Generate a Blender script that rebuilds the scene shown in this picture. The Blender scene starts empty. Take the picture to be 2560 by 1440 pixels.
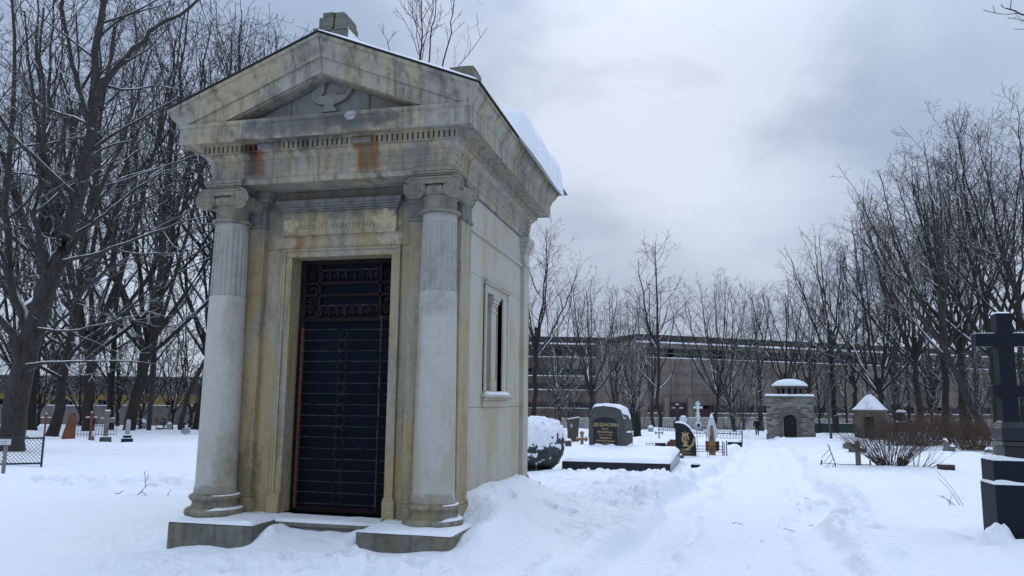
import bpy, math, random
import numpy as np
from math import radians as R, pi, sin, cos, exp, sqrt
from mathutils import Vector, Matrix
rnd = random.Random(5)
S = bpy.context.scene
C = S.collection
# ---------------------------------------------------------------- camera
YAW, PIT, ROL, F = R(-13.907), R(8.204), R(0.643), 1950.0
CAM = np.array([0, 0, 1.6])
D_ = np.array([sin(YAW)*cos(PIT), cos(YAW)*cos(PIT), sin(PIT)])
_r = np.array([cos(YAW), -sin(YAW), 0.0]); _u = np.cross(_r, D_)
R_ = _r*cos(ROL) + _u*sin(ROL); U_ = -_r*sin(ROL) + _u*cos(ROL)
cd = bpy.data.cameras.new('camera'); cam = bpy.data.objects.new('camera', cd); C.objects.link(cam)
cam.matrix_world = Matrix([[R_[0], U_[0], -D_[0], 0], [R_[1], U_[1], -D_[1], 0], [R_[2], U_[2], -D_[2], 1.6], [0, 0, 0, 1]])
cd.sensor_width = 36; cd.lens = 36*F/2560; cd.clip_end = 2000; cd.clip_start = .1
S.camera = cam
# ---------------------------------------------------------------- world, sun, exposure
S.view_settings.view_transform = 'Standard'; S.view_settings.look = 'None'; S.view_settings.exposure = 0.14
SUN_EL, SUN_AZ = R(26), R(-5)          # azimuth measured from +y towards +x
W = bpy.data.worlds.new('World'); S.world = W; W.use_nodes = True
nt = W.node_tree; nt.nodes.clear()
def N(t, typ, **k):
    n = t.nodes.new(typ)
    for a, v in k.items():
        if a.startswith('i_'): n.inputs[a[2:].replace('_', ' ')].default_value = v
        else: setattr(n, a, v)
    return n
def MATH(t, op, a, b=None, c=None, clamp=False):
    n = t.nodes.new('ShaderNodeMath'); n.operation = op; n.use_clamp = clamp
    for i, v in enumerate((a, b, c)):
        if v is None: continue
        if isinstance(v, (int, float)): n.inputs[i].default_value = v
        else: t.links.new(v, n.inputs[i])
    return n.outputs[0]
def MIX(t, f, a, b, mode='MIX'):
    n = t.nodes.new('ShaderNodeMix'); n.data_type = 'RGBA'; n.blend_type = mode
    for i, v in ((0, f), (6, a), (7, b)):
        if isinstance(v, (int, float)): n.inputs[i].default_value = v
        elif isinstance(v, tuple): n.inputs[i].default_value = (*v, 1) if len(v) == 3 else v
        else: t.links.new(v, n.inputs[i])
    return n.outputs[2]
def RAMP(t, f, lo, hi, a=0., b=1.):
    n = t.nodes.new('ShaderNodeMapRange'); n.interpolation_type = 'SMOOTHSTEP'
    t.links.new(f, n.inputs[0])
    for i, v in ((1, lo), (2, hi), (3, a), (4, b)): n.inputs[i].default_value = v
    return n.outputs[0]
def NOISE(t, vec, scale, detail=4, rough=.55, dist=0., dims='3D'):
    n = t.nodes.new('ShaderNodeTexNoise'); n.noise_dimensions = dims
    n.inputs['Scale'].default_value = scale; n.inputs['Detail'].default_value = detail
    n.inputs['Roughness'].default_value = rough; n.inputs['Distortion'].default_value = dist
    if vec is not None: t.links.new(vec, n.inputs['Vector'])
    return n.outputs[0]
def MAPV(t, vec, scale=(1, 1, 1), loc=(0, 0, 0)):
    n = t.nodes.new('ShaderNodeMapping'); n.inputs['Scale'].default_value = scale; n.inputs['Location'].default_value = loc
    t.links.new(vec, n.inputs[0]); return n.outputs[0]
sky = N(nt, 'ShaderNodeTexSky', sky_type='NISHITA', sun_disc=False, sun_elevation=SUN_EL, sun_rotation=SUN_AZ)
tc = N(nt, 'ShaderNodeTexCoord'); sep = N(nt, 'ShaderNodeSeparateXYZ'); nt.links.new(tc.outputs['Generated'], sep.inputs[0])
zz = MATH(nt, 'ADD', MATH(nt, 'MAXIMUM', sep.outputs[2], 0.0), .33)
cmb = N(nt, 'ShaderNodeCombineXYZ')
nt.links.new(MATH(nt, 'DIVIDE', sep.outputs[0], zz), cmb.inputs[0]); nt.links.new(MATH(nt, 'DIVIDE', sep.outputs[1], zz), cmb.inputs[1])
cl1 = NOISE(nt, MAPV(nt, cmb.outputs[0], loc=(3.1, 1.7, 0)), .9, 7, .5, .25)
cl2 = NOISE(nt, MAPV(nt, cmb.outputs[0], loc=(9.4, 5.2, 2)), 2.2, 5, .5, .3)
cl = MATH(nt, 'ADD', MATH(nt, 'MULTIPLY', cl1, .75), MATH(nt, 'MULTIPLY', cl2, .25))
sd = (sin(SUN_AZ)*cos(SUN_EL), cos(SUN_AZ)*cos(SUN_EL), sin(SUN_EL))
dot = N(nt, 'ShaderNodeVectorMath', operation='DOT_PRODUCT'); nt.links.new(tc.outputs['Generated'], dot.inputs[0]); dot.inputs[1].default_value = sd
glow = MATH(nt, 'MULTIPLY', RAMP(nt, dot.outputs['Value'], .94, 1.0), RAMP(nt, cl2, .30, .60))
f = MATH(nt, 'ADD', RAMP(nt, cl, .38, .66), MATH(nt, 'MULTIPLY', glow, .85), clamp=True)
ccol = MIX(nt, f, (.31, .39, .54), (.56, .65, .80))
zen = RAMP(nt, sep.outputs[2], .36, .90, 1.0, 2.6)
mulc = N(nt, 'ShaderNodeVectorMath', operation='SCALE'); nt.links.new(ccol, mulc.inputs[0]); nt.links.new(zen, mulc.inputs['Scale'])
b1 = N(nt, 'ShaderNodeBackground', i_Strength=.08); nt.links.new(sky.outputs[0], b1.inputs[0])
b2 = N(nt, 'ShaderNodeBackground', i_Strength=1.0); nt.links.new(mulc.outputs[0], b2.inputs[0])
mxs = N(nt, 'ShaderNodeMixShader'); mxs.inputs[0].default_value = .92
nt.links.new(b1.outputs[0], mxs.inputs[1]); nt.links.new(b2.outputs[0], mxs.inputs[2])
wo = N(nt, 'ShaderNodeOutputWorld'); nt.links.new(mxs.outputs[0], wo.inputs[0])
sl = bpy.data.lights.new('sun', 'SUN'); sl.energy = .5; sl.angle = R(25); sl.color = (1, .96, .9)
so = bpy.data.objects.new('sun', sl); C.objects.link(so)
so.rotation_euler = Vector((-sd[0], -sd[1], -sd[2])).to_track_quat('-Z', 'Y').to_euler()
# ---------------------------------------------------------------- pixels to places
def ray(px, py): return R_*(px-1280)/F - U_*(py-720)/F + D_
def P(px, py, t): return CAM + ray(px, py)*t            # t metres ahead of the camera
def at(px, py, **k):
    ax = list(k)[0]; v = ray(px, py); i = 'xyz'.index(ax); return CAM + v*((k[ax]-CAM[i])/v[i])
def z0f(x, y): return -.0245*np.logaddexp(0, (np.asarray(y, float)-9)*1.0)
def gp(px, py):                                          # the sloping ground under a pixel
    t = 10.
    for _ in range(60):
        v = ray(px, py); p = CAM+v*t; t += (p[2]-float(z0f(p[0], p[1])))/(-v[2]-.0245*v[1])*.8 if (-v[2]-.0245*v[1]) > .002 else 0
    return CAM+ray(px, py)*t
# ---------------------------------------------------------------- materials
MATS = {}
def newmat(name):
    m = bpy.data.materials.new(name); m.use_nodes = True; t = m.node_tree
    b = t.nodes['Principled BSDF']; MATS[name] = m
    return m, t, b
def link(t, a, b): t.links.new(a, b)
def bump(t, b, h, dist, strength=1.0):
    n = t.nodes.new('ShaderNodeBump'); n.inputs['Distance'].default_value = dist; n.inputs['Strength'].default_value = strength
    link(t, h, n.inputs['Height']); link(t, n.outputs[0], b.inputs['Normal'])
def objco(t): return t.nodes.new('ShaderNodeTexCoord').outputs['Object']
def plain(name, c1, c2=None, scale=4., rough=.8, bd=.004, metal=0., stretch=(1, 1, 1), snow=0., spec=.3, bscale=None):
    m, t, b = newmat(name); co = MAPV(t, objco(t), stretch)
    n1 = NOISE(t, co, scale, 6, .62)
    col = MIX(t, RAMP(t, n1, .32, .68), c1, c2 or tuple(x*.65 for x in c1))
    if snow:
        g = t.nodes.new('ShaderNodeNewGeometry'); s = N(t, 'ShaderNodeSeparateXYZ'); link(t, g.outputs['Normal'], s.inputs[0])
        ns = NOISE(t, MAPV(t, g.outputs['Position']), 2.2, 4, .6)
        fac = MATH(t, 'MULTIPLY', RAMP(t, s.outputs[2], .35, .6), RAMP(t, ns, .62-.3*snow, .70-.3*snow))
        col = MIX(t, fac, col, (.82, .84, .88))
    link(t, col, b.inputs['Base Color']); b.inputs['Roughness'].default_value = rough; b.inputs['Metallic'].default_value = metal
    b.inputs['Specular IOR Level'].default_value = spec
    if bd: bump(t, b, NOISE(t, co, bscale or scale*6, 4, .6), bd)
    return m
def snowmat():
    m, t, b = newmat('snow'); g = t.nodes.new('ShaderNodeNewGeometry').outputs['Position']
    n = NOISE(t, g, .8, 5, .6)
    link(t, MIX(t, n, (.80, .83, .88), (.88, .895, .915)), b.inputs['Base Color'])
    b.inputs['Roughness'].default_value = .75; b.inputs['Specular IOR Level'].default_value = .2
    h = MATH(t, 'ADD', MATH(t, 'MULTIPLY', NOISE(t, g, 9, 5, .65), 1.0), MATH(t, 'MULTIPLY', NOISE(t, g, 60, 3, .6), .22))
    bump(t, b, h, .05, 1.0)
    return m
snow = snowmat()
def oldstone(name, grey, tan, dark, tanw=.5, darkw=.5, rust=False, streak=1.0, algae=0., spots=()):
    m, t, b = newmat(name); co = objco(t)
    big = NOISE(t, MAPV(t, co, (1.3, 1.3, .45)), 1.1, 5, .6, .6)
    fine = NOISE(t, co, 14, 6, .7)
    st = NOISE(t, MAPV(t, co, (7, 7, .5)), 1.0, 5, .65, .8)
    st2 = NOISE(t, MAPV(t, co, (22, 22, 1.1), (3, 1, 2)), 1.0, 4, .6, .4)
    st = MATH(t, 'ADD', st, MATH(t, 'MULTIPLY', MATH(t, 'SUBTRACT', fine, .5), .38))
    col = MIX(t, RAMP(t, big, .62-.3*tanw, .78-.3*tanw), grey, tan)
    col = MIX(t, MATH(t, 'MULTIPLY', RAMP(t, st, .56-.2*darkw, .86-.16*darkw), .8*min(1, darkw*1.6)), col, dark)
    col = MIX(t, MATH(t, 'MULTIPLY', RAMP(t, st2, .50, .80), .30*streak), col, tuple(min(.5, x*1.3) for x in grey))
    blot = NOISE(t, MAPV(t, co, (1, 1, .8), (7, 3, 1)), 2.3, 7, .68, .5)
    blot = MATH(t, 'ADD', blot, MATH(t, 'MULTIPLY', MATH(t, 'SUBTRACT', NOISE(t, co, 26, 5, .7), .5), .35))
    col = MIX(t, MATH(t, 'MULTIPLY', RAMP(t, blot, .50, .68), .6*darkw), col, tuple(x*.8 for x in dark))
    col = MIX(t, MATH(t, 'MULTIPLY', RAMP(t, fine, .35, .7), .25), col, tuple(x*.6 for x in grey))
    if algae:
        al = NOISE(t, MAPV(t, co, (1, 1, 1), (2, 8, 4)), 3.0, 6, .65)
        col = MIX(t, MATH(t, 'MULTIPLY', RAMP(t, al, .45, .65), algae), col, (.07, .075, .045))
    if rust:
        s = N(t, 'ShaderNodeSeparateXYZ'); link(t, co, s.inputs[0])
        wob = MATH(t, 'MULTIPLY', MATH(t, 'SUBTRACT', NOISE(t, MAPV(t, co, (9, 9, 2.2)), 1, 5, .65), .5), .28)
        x = MATH(t, 'ADD', s.outputs[0], wob)
        for x0, hw, c, w in ((-1.04, .125, (.05, .022, .014), .95), (-.93, .06, (.22, .075, .022), .85), (.45, .06, (.25, .10, .035), .9), (.64, .06, (.24, .10, .035), .8), (.54, .10, (.15, .10, .055), .75)):
            dx = MATH(t, 'ABSOLUTE', MATH(t, 'SUBTRACT', x, x0))
            mk = MATH(t, 'MULTIPLY', RAMP(t, dx, hw*.2, hw*1.6, 1, 0), RAMP(t, s.outputs[2], 4.33, 4.44))
            mk = MATH(t, 'MULTIPLY', mk, MATH(t, 'MULTIPLY', RAMP(t, s.outputs[1], .01, .05, 1, 0), RAMP(t, s.outputs[2], 4.76, 4.84, 1, 0)))
            col = MIX(t, MATH(t, 'MULTIPLY', mk, w), col, c)
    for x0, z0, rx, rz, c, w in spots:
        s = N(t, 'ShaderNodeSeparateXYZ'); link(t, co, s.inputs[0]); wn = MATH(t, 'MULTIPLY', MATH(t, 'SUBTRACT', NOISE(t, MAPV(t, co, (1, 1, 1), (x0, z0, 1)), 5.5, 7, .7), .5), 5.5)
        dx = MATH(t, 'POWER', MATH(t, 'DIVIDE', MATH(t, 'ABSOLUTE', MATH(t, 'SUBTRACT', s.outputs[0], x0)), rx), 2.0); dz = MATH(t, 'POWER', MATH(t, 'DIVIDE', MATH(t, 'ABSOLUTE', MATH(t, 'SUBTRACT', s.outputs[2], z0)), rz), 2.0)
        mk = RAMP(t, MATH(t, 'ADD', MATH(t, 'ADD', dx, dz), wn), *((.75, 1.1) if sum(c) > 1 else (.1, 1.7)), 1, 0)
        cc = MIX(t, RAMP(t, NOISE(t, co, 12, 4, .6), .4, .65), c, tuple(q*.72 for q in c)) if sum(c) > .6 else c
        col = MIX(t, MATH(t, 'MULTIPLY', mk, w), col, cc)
    link(t, col, b.inputs['Base Color']); b.inputs['Roughness'].default_value = .88; b.inputs['Specular IOR Level'].default_value = .2
    h = MATH(t, 'ADD', MATH(t, 'MULTIPLY', fine, .6), MATH(t, 'MULTIPLY', NOISE(t, co, 60, 4, .7), .4))
    bump(t, b, h, .008, .8)
    return m
st_wall = oldstone('pale_wall_stone', (.45, .425, .36), (.42, .36, .245), (.22, .195, .15), .5, .3)
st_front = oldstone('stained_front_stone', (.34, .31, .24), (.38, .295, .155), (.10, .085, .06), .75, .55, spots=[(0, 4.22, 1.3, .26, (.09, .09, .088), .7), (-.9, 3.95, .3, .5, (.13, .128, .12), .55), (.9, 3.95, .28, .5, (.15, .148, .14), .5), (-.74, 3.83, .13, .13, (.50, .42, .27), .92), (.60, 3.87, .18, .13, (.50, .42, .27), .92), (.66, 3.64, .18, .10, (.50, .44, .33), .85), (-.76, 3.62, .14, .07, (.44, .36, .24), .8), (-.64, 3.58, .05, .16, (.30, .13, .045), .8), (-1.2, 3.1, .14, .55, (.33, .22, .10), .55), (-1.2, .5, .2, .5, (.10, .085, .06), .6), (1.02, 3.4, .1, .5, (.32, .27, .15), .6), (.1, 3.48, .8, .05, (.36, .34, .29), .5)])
st_up = oldstone('weathered_upper_stone', (.345, .32, .265), (.385, .325, .21), (.075, .068, .058), .6, .72, rust=True, spots=[(-.2, 4.92, 1.1, .14, (.10, .10, .10), .75), (.55, 4.95, .5, .10, (.075, .078, .075), .75), (.42, 4.99, .07, .05, (.45, .45, .44), .7), (-.8, 4.45, .35, .2, (.16, .155, .145), .4), (1.1, 4.5, .4, .15, (.15, .14, .12), .5)])
st_dark = oldstone('soot_stained_stone', (.20, .195, .18), (.26, .22, .145), (.06, .058, .054), .45, .75)
st_col = oldstone('column_stone', (.45, .435, .395), (.40, .36, .275), (.24, .215, .17), .3, .3, streak=.4, spots=[(-1.27, .72, .10, .42, (.30, .255, .165), .7), (-1.45, .46, .3, .07, (.22, .195, .14), .7), (1.45, .47, .3, .06, (.24, .215, .16), .6), (1.22, 2.2, .05, .7, (.33, .29, .2), .5), (1.45, 2.75, .22, .16, (.31, .30, .27), .6), (-1.3, 2.6, .06, .5, (.35, .31, .22), .5)])
st_cap = oldstone('dirty_capital_stone', (.25, .23, .18), (.28, .23, .135), (.09, .08, .062), .5, .6)
st_flute = oldstone('fluted_stone', (.37, .36, .325), (.33, .295, .22), (.15, .14, .12), .35, .5)
st_block = oldstone('mossy_block_stone', (.18, .175, .15), (.20, .185, .13), (.07, .068, .055), .5, .6, algae=.5)
iron = plain('rusty_iron', (.012, .009, .011), (.026, .014, .012), 12, .7, .001, spec=.1)
iron_mid = plain('brown_iron', (.022, .016, .017), (.05, .04, .042), 7, .7, .001, spec=.1)
iron_rust = plain('red_rust_iron', (.13, .05, .025), (.05, .025, .02), 20, .8, .001)
iron_grey = plain('worn_grey_iron', (.06, .055, .058), (.012, .011, .012), 9, .7, .001, spec=.1)
black_iron = plain('black_painted_iron', (.018, .018, .022), (.03, .028, .03), 20, .5, .0005)
roofmetal = plain('dark_roof_sheet', (.035, .035, .04), (.06, .055, .05), 5, .45, .002, metal=.3)
bark = plain('bark', (.040, .034, .028), (.02, .018, .016), 5, .95, .03, stretch=(1.5, 1.5, .35), snow=.75)
bark_snowy = plain('snowy_bark', (.060, .052, .045), (.03, .027, .025), 5, .95, .03, stretch=(1.5, 1.5, .35), snow=1.25)
bark_pale = plain('pale_bark', (.11, .10, .085), (.06, .052, .045), 6, .95, .01, stretch=(1.5, 1.5, .4), snow=.6)
twigm = plain('twig', (.040, .031, .030), (.060, .046, .042), 3, .9, 0, snow=.35)
twig_red = plain('reddish_twig', (.085, .042, .045), (.06, .032, .032), 3, .85, 0)
shrubm = plain('shrub_stem', (.075, .05, .038), (.04, .03, .026), 6, .9, 0)
hedge_m = plain('dry_shrub_stem', (.12, .07, .048), (.075, .05, .038), 6, .9, 0)
granite = plain('black_granite', (.008, .010, .015), (.014, .016, .022), 60, .25, 0, spec=.3)
granite_grey = plain('dark_grey_granite', (.014, .018, .026), (.009, .012, .017), 40, .5, .001, spec=.1)
granite_green = plain('olive_grey_granite', (.085, .088, .078), (.05, .052, .046), 9, .6, .01)
boulder_m = plain('rough_boulder_granite', (.075, .085, .085), (.035, .04, .042), 6, .75, .03, snow=1.15)
concrete = plain('grey_concrete', (.23, .215, .195), (.14, .13, .12), 1.2, .95, .004, stretch=(1, 1, .35))
oldconc = plain('lichen_stone', (.20, .19, .165), (.10, .095, .085), 9, .92, .006)
whitest = plain('white_marble', (.60, .64, .66), (.48, .52, .54), 7, .6, .002)
graymar = plain('grey_marble', (.34, .36, .39), (.24, .25, .28), 8, .6, .002)
redrust = plain('red_brown_sheet', (.20, .07, .04), (.12, .045, .03), 3, .75, .004)
wood = plain('weathered_wood', (.20, .14, .085), (.11, .075, .05), 8, .85, .004, stretch=(4, 4, .5))
wood_o = plain('varnished_wood', (.30, .18, .08), (.15, .085, .045), 8, .6, .004, stretch=(4, 4, .6))
brickm = plain('old_red_brick', (.20, .072, .045), (.12, .05, .035), 14, .9, .01)
gold = plain('gilded_lettering', (.62, .45, .20), (.50, .36, .16), 10, .4, 0)
greenp = plain('dark_green_paint', (.02, .06, .055), (.03, .05, .045), 4, .6, .002)
cloth = plain('black_cloth', (.008, .008, .010), (.013, .013, .016), 20, .9, .003)
skin = plain('skin', (.45, .28, .2), (.4, .25, .18), 20, .6, 0)
thuja_m = plain('thuja_green', (.025, .042, .018), (.012, .022, .012), 7, .9, .02)
ink = plain('carved_shadow', (.13, .115, .085), (.19, .17, .125), 20, .95, 0)
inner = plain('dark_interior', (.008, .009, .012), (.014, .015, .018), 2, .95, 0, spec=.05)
def glassmat():
    m, t, b = newmat('dirty_glass'); co = objco(t)
    link(t, MIX(t, NOISE(t, co, 3, 5), (.004, .006, .012), (.012, .016, .024)), b.inputs['Base Color'])
    b.inputs['Roughness'].default_value = .3; b.inputs['Specular IOR Level'].default_value = .015
    return m
glass = glassmat()
# ---------------------------------------------------------------- mesh helpers
class MB:
    def __init__(s): s.v = []; s.f = []
    def add(s, vs, fs):
        o = len(s.v); s.v += [tuple(map(float, p)) for p in vs]; s.f += [tuple(i+o for i in q) for q in fs]; return s
    def box(s, x0, x1, y0, y1, z0, z1, tx=0, ty=0):
        return s.add([(x0, y0, z0), (x1, y0, z0), (x1, y1, z0), (x0, y1, z0), (x0+tx, y0+ty, z1), (x1-tx, y0+ty, z1), (x1-tx, y1-ty, z1), (x0+tx, y1-ty, z1)],
                     [(3, 2, 1, 0), (4, 5, 6, 7), (0, 1, 5, 4), (1, 2, 6, 5), (2, 3, 7, 6), (3, 0, 4, 7)])
    def prism(s, pts, y0, y1):                # outline in xz, extruded along y
        n = len(pts); s.add([(x, y0, z) for x, z in pts]+[(x, y1, z) for x, z in pts],
            [tuple(range(n)), tuple(range(2*n-1, n-1, -1))]+[(i, i+n, (i+1) % n+n, (i+1) % n) for i in range(n)]); return s
    def prismz(s, pts, z0, z1):
        n = len(pts); s.add([(x, y, z0) for x, y in pts]+[(x, y, z1) for x, y in pts],
            [tuple(range(n-1, -1, -1)), tuple(range(n, 2*n))]+[(i, (i+1) % n, (i+1) % n+n, i+n) for i in range(n)]); return s
    def lathe(s, prof, n=24, cx=0, cy=0, a0=0., a1=2*pi, cap=True):
        full = abs(a1-a0-2*pi) < 1e-6; k = n if full else n+1; vs = []; fs = []
        for r, z in prof:
            for i in range(k):
                a = a0+(a1-a0)*i/n; vs.append((cx+r*cos(a), cy+r*sin(a), z))
        for j in range(len(prof)-1):
            for i in range(n):
                i2 = (i+1) % k; fs.append((j*k+i, j*k+i2, (j+1)*k+i2, (j+1)*k+i))
        if full and cap:
            fs.append(tuple(range(k-1, -1, -1))); m = (len(prof)-1)*k; fs.append(tuple(range(m, m+k)))
        return s.add(vs, fs)
    def tube(s, pts, r, n=6, cap=True):
        pts = [Vector(map(float, p)) for p in pts]; m = len(pts); rr = r if isinstance(r, (list, tuple)) else [r]*m; vs = []; fs = []
        for j, p in enumerate(pts):
            d = (pts[min(j+1, m-1)]-pts[max(j-1, 0)]).normalized(); a = Vector((0, 0, 1)) if abs(d.z) < .9 else Vector((1, 0, 0))
            u = d.cross(a).normalized(); w = d.cross(u)
            for i in range(n):
                t = 2*pi*(i+.5)/n; vs.append(p+(u*cos(t)+w*sin(t))*rr[j])
        for j in range(m-1):
            for i in range(n): fs.append((j*n+i, j*n+(i+1) % n, (j+1)*n+(i+1) % n, (j+1)*n+i))
        if cap: fs += [tuple(range(n-1, -1, -1)), tuple(range((m-1)*n, m*n))]
        return s.add(vs, fs)
    def grid(s, nx, ny, fn):
        vs = [fn(i/nx, j/ny) for j in range(ny+1) for i in range(nx+1)]; k = nx+1
        return s.add(vs, [(j*k+i, j*k+i+1, (j+1)*k+i+1, (j+1)*k+i) for j in range(ny) for i in range(nx)])
    def xf(s, fn): s.v = [tuple(fn(*p)) for p in s.v]; return s
def link_mesh(name, me, mat, parent=None, smooth=35):
    for m in (mat if isinstance(mat, list) else [mat]): me.materials.append(m)
    if smooth is not None:
        me.polygons.foreach_set('use_smooth', [True]*len(me.polygons)); me.set_sharp_from_angle(angle=R(smooth))
    o = bpy.data.objects.new(name, me); C.objects.link(o)
    if parent: o.parent = parent
    return o
def part(name, mb, mat, parent=None, smooth=35, bev=0, label=None):
    me = bpy.data.meshes.new(name); me.from_pydata(mb.v, [], mb.f); me.update()
    o = link_mesh(name, me, mat, parent, smooth)
    if bev:
        b = o.modifiers.new('bevel', 'BEVEL'); b.width = bev; b.segments = 2; b.limit_method = 'ANGLE'; b.angle_limit = R(50)
    if label: o['label'] = label
    return o
def tag(o, label, cat, group=None):
    o['label'] = label; o['category'] = cat
    if group: o['group'] = group
    return o
def thing(name, label, cat, loc=(0, 0, 0), rz=0, group=None):
    o = bpy.data.objects.new(name, None); C.objects.link(o); o.empty_display_size = .2
    o.location = [float(x) for x in loc]; o.rotation_euler = (0, 0, rz); return tag(o, label, cat, group)
def kindof(o, k): o['kind'] = k; return o
def vnoise(p, seed=0):                       # smooth value noise, arrays of 2-D points
    x, y = p; xi = np.floor(x).astype(np.int64); yi = np.floor(y).astype(np.int64); fx = x-xi; fy = y-yi
    def h(i, j):
        n = (i*374761393+j*668265263+seed*982451653) & 0x7fffffff; n = ((n ^ (n >> 13))*1274126177) & 0x7fffffff
        return ((n ^ (n >> 16)) & 0xffff)/65535.
    u = fx*fx*(3-2*fx); v = fy*fy*(3-2*fy)
    return (h(xi, yi)*(1-u)+h(xi+1, yi)*u)*(1-v)+(h(xi, yi+1)*(1-u)+h(xi+1, yi+1)*u)*v
def fbm(x, y, seed, octs=4, g=.5):
    s = 0; a = 1; t = 0
    for o in range(octs): s = s+a*vnoise((x*2**o, y*2**o), seed+o*17); t += a; a *= g
    return s/t-.5
def lumps(x, y, seed):                        # rounded clods
    xi = np.floor(x).astype(np.int64); yi = np.floor(y).astype(np.int64); best = np.full(x.shape, 9.)
    def h(i, j, k):
        n = (i*374761393+j*668265263+(seed+k)*982451653) & 0x7fffffff; n = ((n ^ (n >> 13))*1274126177) & 0x7fffffff
        return ((n ^ (n >> 16)) & 0xffff)/65535.
    for di in (-1, 0, 1):
        for dj in (-1, 0, 1):
            a = xi+di; b = yi+dj; sz = .35+.5*h(a, b, 3)
            d = np.hypot(a+h(a, b, 1)-x, b+h(a, b, 2)-y)/sz; best = np.minimum(best, d)
    return np.sqrt(np.clip(1-best**2, 0, 1))
def sstep(a, b, x): t = np.clip((x-a)/(b-a), 0, 1); return t*t*(3-2*t)
def f1(x, y, s=0): return float(fbm(np.array([x], float), np.array([y], float), s, 3)[0])
def snow_pad(mb, x0, x1, y0, y1, z, th, seed=0, nx=14, ny=14, rough=.3, zfn=None):
    mb_ = MB()
    def fn(u, v):
        e = min(u, 1-u)*(x1-x0); g = min(v, 1-v)*(y1-y0); k = min(1, e/max(th*1.2, 1e-4))*min(1, g/max(th*1.2, 1e-4)); k = sqrt(max(0, 1-(1-k)**2))
        x = x0+(x1-x0)*u+ (0 if 0 < u < 1 else f1(v*5, seed, 3)*th*.6); y = y0+(y1-y0)*v + (0 if 0 < v < 1 else f1(u*5, seed, 4)*th*.6)
        zz = zfn(x, y) if zfn else z
        return (x, y, zz+th*k*(1+rough*2*f1(x*3, y*3, seed)))
    mb_.grid(nx, ny, fn); mb.add(mb_.v, mb_.f); return mb
def text_mb(body, size, depth=.002, align='CENTER'):
    cu = bpy.data.curves.new('lettering', 'FONT'); cu.body = body; cu.size = size; cu.align_x = align; cu.extrude = depth; cu.resolution_u = 3
    o = bpy.data.objects.new('lettering', cu); C.objects.link(o); dg = bpy.context.evaluated_depsgraph_get(); dg.update()
    me = bpy.data.meshes.new_from_object(o.evaluated_get(dg)); mb = MB()
    mb.add([v.co for v in me.vertices], [tuple(p.vertices) for p in me.polygons])
    bpy.data.objects.remove(o); bpy.data.curves.remove(cu); bpy.data.meshes.remove(me)
    return mb.xf(lambda x, y, z: (x, -z, y))          # upright, facing -y
# ---------------------------------------------------------------- where things stand: (pixel x, pixel y of the base, metres ahead)
PL = dict(sign=(7, 1190, 17), meshfence=(103, 1164, 21), postcross=(110, 1097, 40), obelisk=(168, 1103, 41), rustcross=(224, 1102, 40), stonecross=(263, 1107, 39.5),
 brokencol=(317, 1107, 39), railing=(235, 1092, 50), blackcross=(337, 1078, 69), trefoil=(352, 1072, 75), capstone=(357, 1067, 73), palecross=(390, 1071, 78),
 darkcross=(409, 1075, 70), plate=(402, 1074, 67), whitestele=(422, 1075, 66), greencross=(421, 1068, 80), farcross=(446, 1066, 80), darkstele=(457, 1070, 75),
 flatcross=(463, 1090, 54), ironcross=(477, 1074, 72), lowfence=(484, 1073, 71), greystone=(56, 1094, 42), lowfence2=(352, 1078, 66),
 boulder=(1352, 1176, 21.5), tiltstele=(1432, 1096, 36), boxstone=(1421, 1114, 31), browncross=(1455, 1114, 34), tomb=(1517, 1117, 27), slab=(1545, 1176, 21.8),
 thuja=(1593, 1097, 44), farblack=(1694, 1067, 62), whitecross=(1746, 1080, 62), whitesmall=(1709, 1088, 42), lyre=(1716, 1141, 31), brick=(1672, 1131, 33), brickbit=(1699, 1145, 29.5),
 blackslab=(1645, 1118, 33), smalltre=(1648, 1100, 40), lantern=(1627, 1079, 55), lattice=(1674, 1083, 56), cross_fence=(1798, 1088, 54), scroll=(1795, 1106, 42), kerb=(1838, 1110, 38),
 tear=(1781, 1141, 32), plaque=(1782, 1129, 35), nearfence=(1780, 1141, 30.5), smallblock=(1739, 1169, 23.5), person=(1893, 1089, 84), pathcross=(1906, 1075, 95),
 chapel=(1979, 1091, 76), hut=(2179, 1092, 72), greenfence=(2078, 1081, 100), sapling=(2077, 1096, 66), post=(2091, 1082, 88), monA=(2256, 1084, 85), monB=(2333, 1064, 95), thincross=(2280, 1080, 80),
 block=(2124, 1118, 45), twisted=(2114, 1167, 25), stcross=(2146, 1168, 25.4), bush=(2235, 1160, 24.5), stump=(2367, 1177, 23.5), stalks=(2412, 1262, 13.5),
 tinycross=(2345, 1116, 45), brokenstump=(2369, 1124, 39), rocks=(2474, 1141, 33), stonepost=(2487, 1136, 31), bigcross=(2497, 1320, 9.9))
POS = {k: P(*v) for k, v in PL.items()}
CT = [tuple(p) for p in POS.values()]
CT += [tuple(P(x, y, t)) for x, y, t in ((1893, 1090, 84), (1890, 1110, 60), (300, 1063, 82), (0, 1065, 82), (500, 1062, 82), (1500, 1069, 150), (1800, 1067, 150), (2400, 1070, 150), (1330, 1069, 150),
     (2060, 1230, 14.4), (1600, 1200, 16.5), (2300, 1220, 16), (2200, 1180, 21), (250, 1130, 28), (80, 1130, 28), (400, 1110, 36), (1660, 1075, 75), (2200, 1100, 62), (2430, 1100, 50), (2000, 1140, 32), (2300, 1140, 32))]
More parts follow.
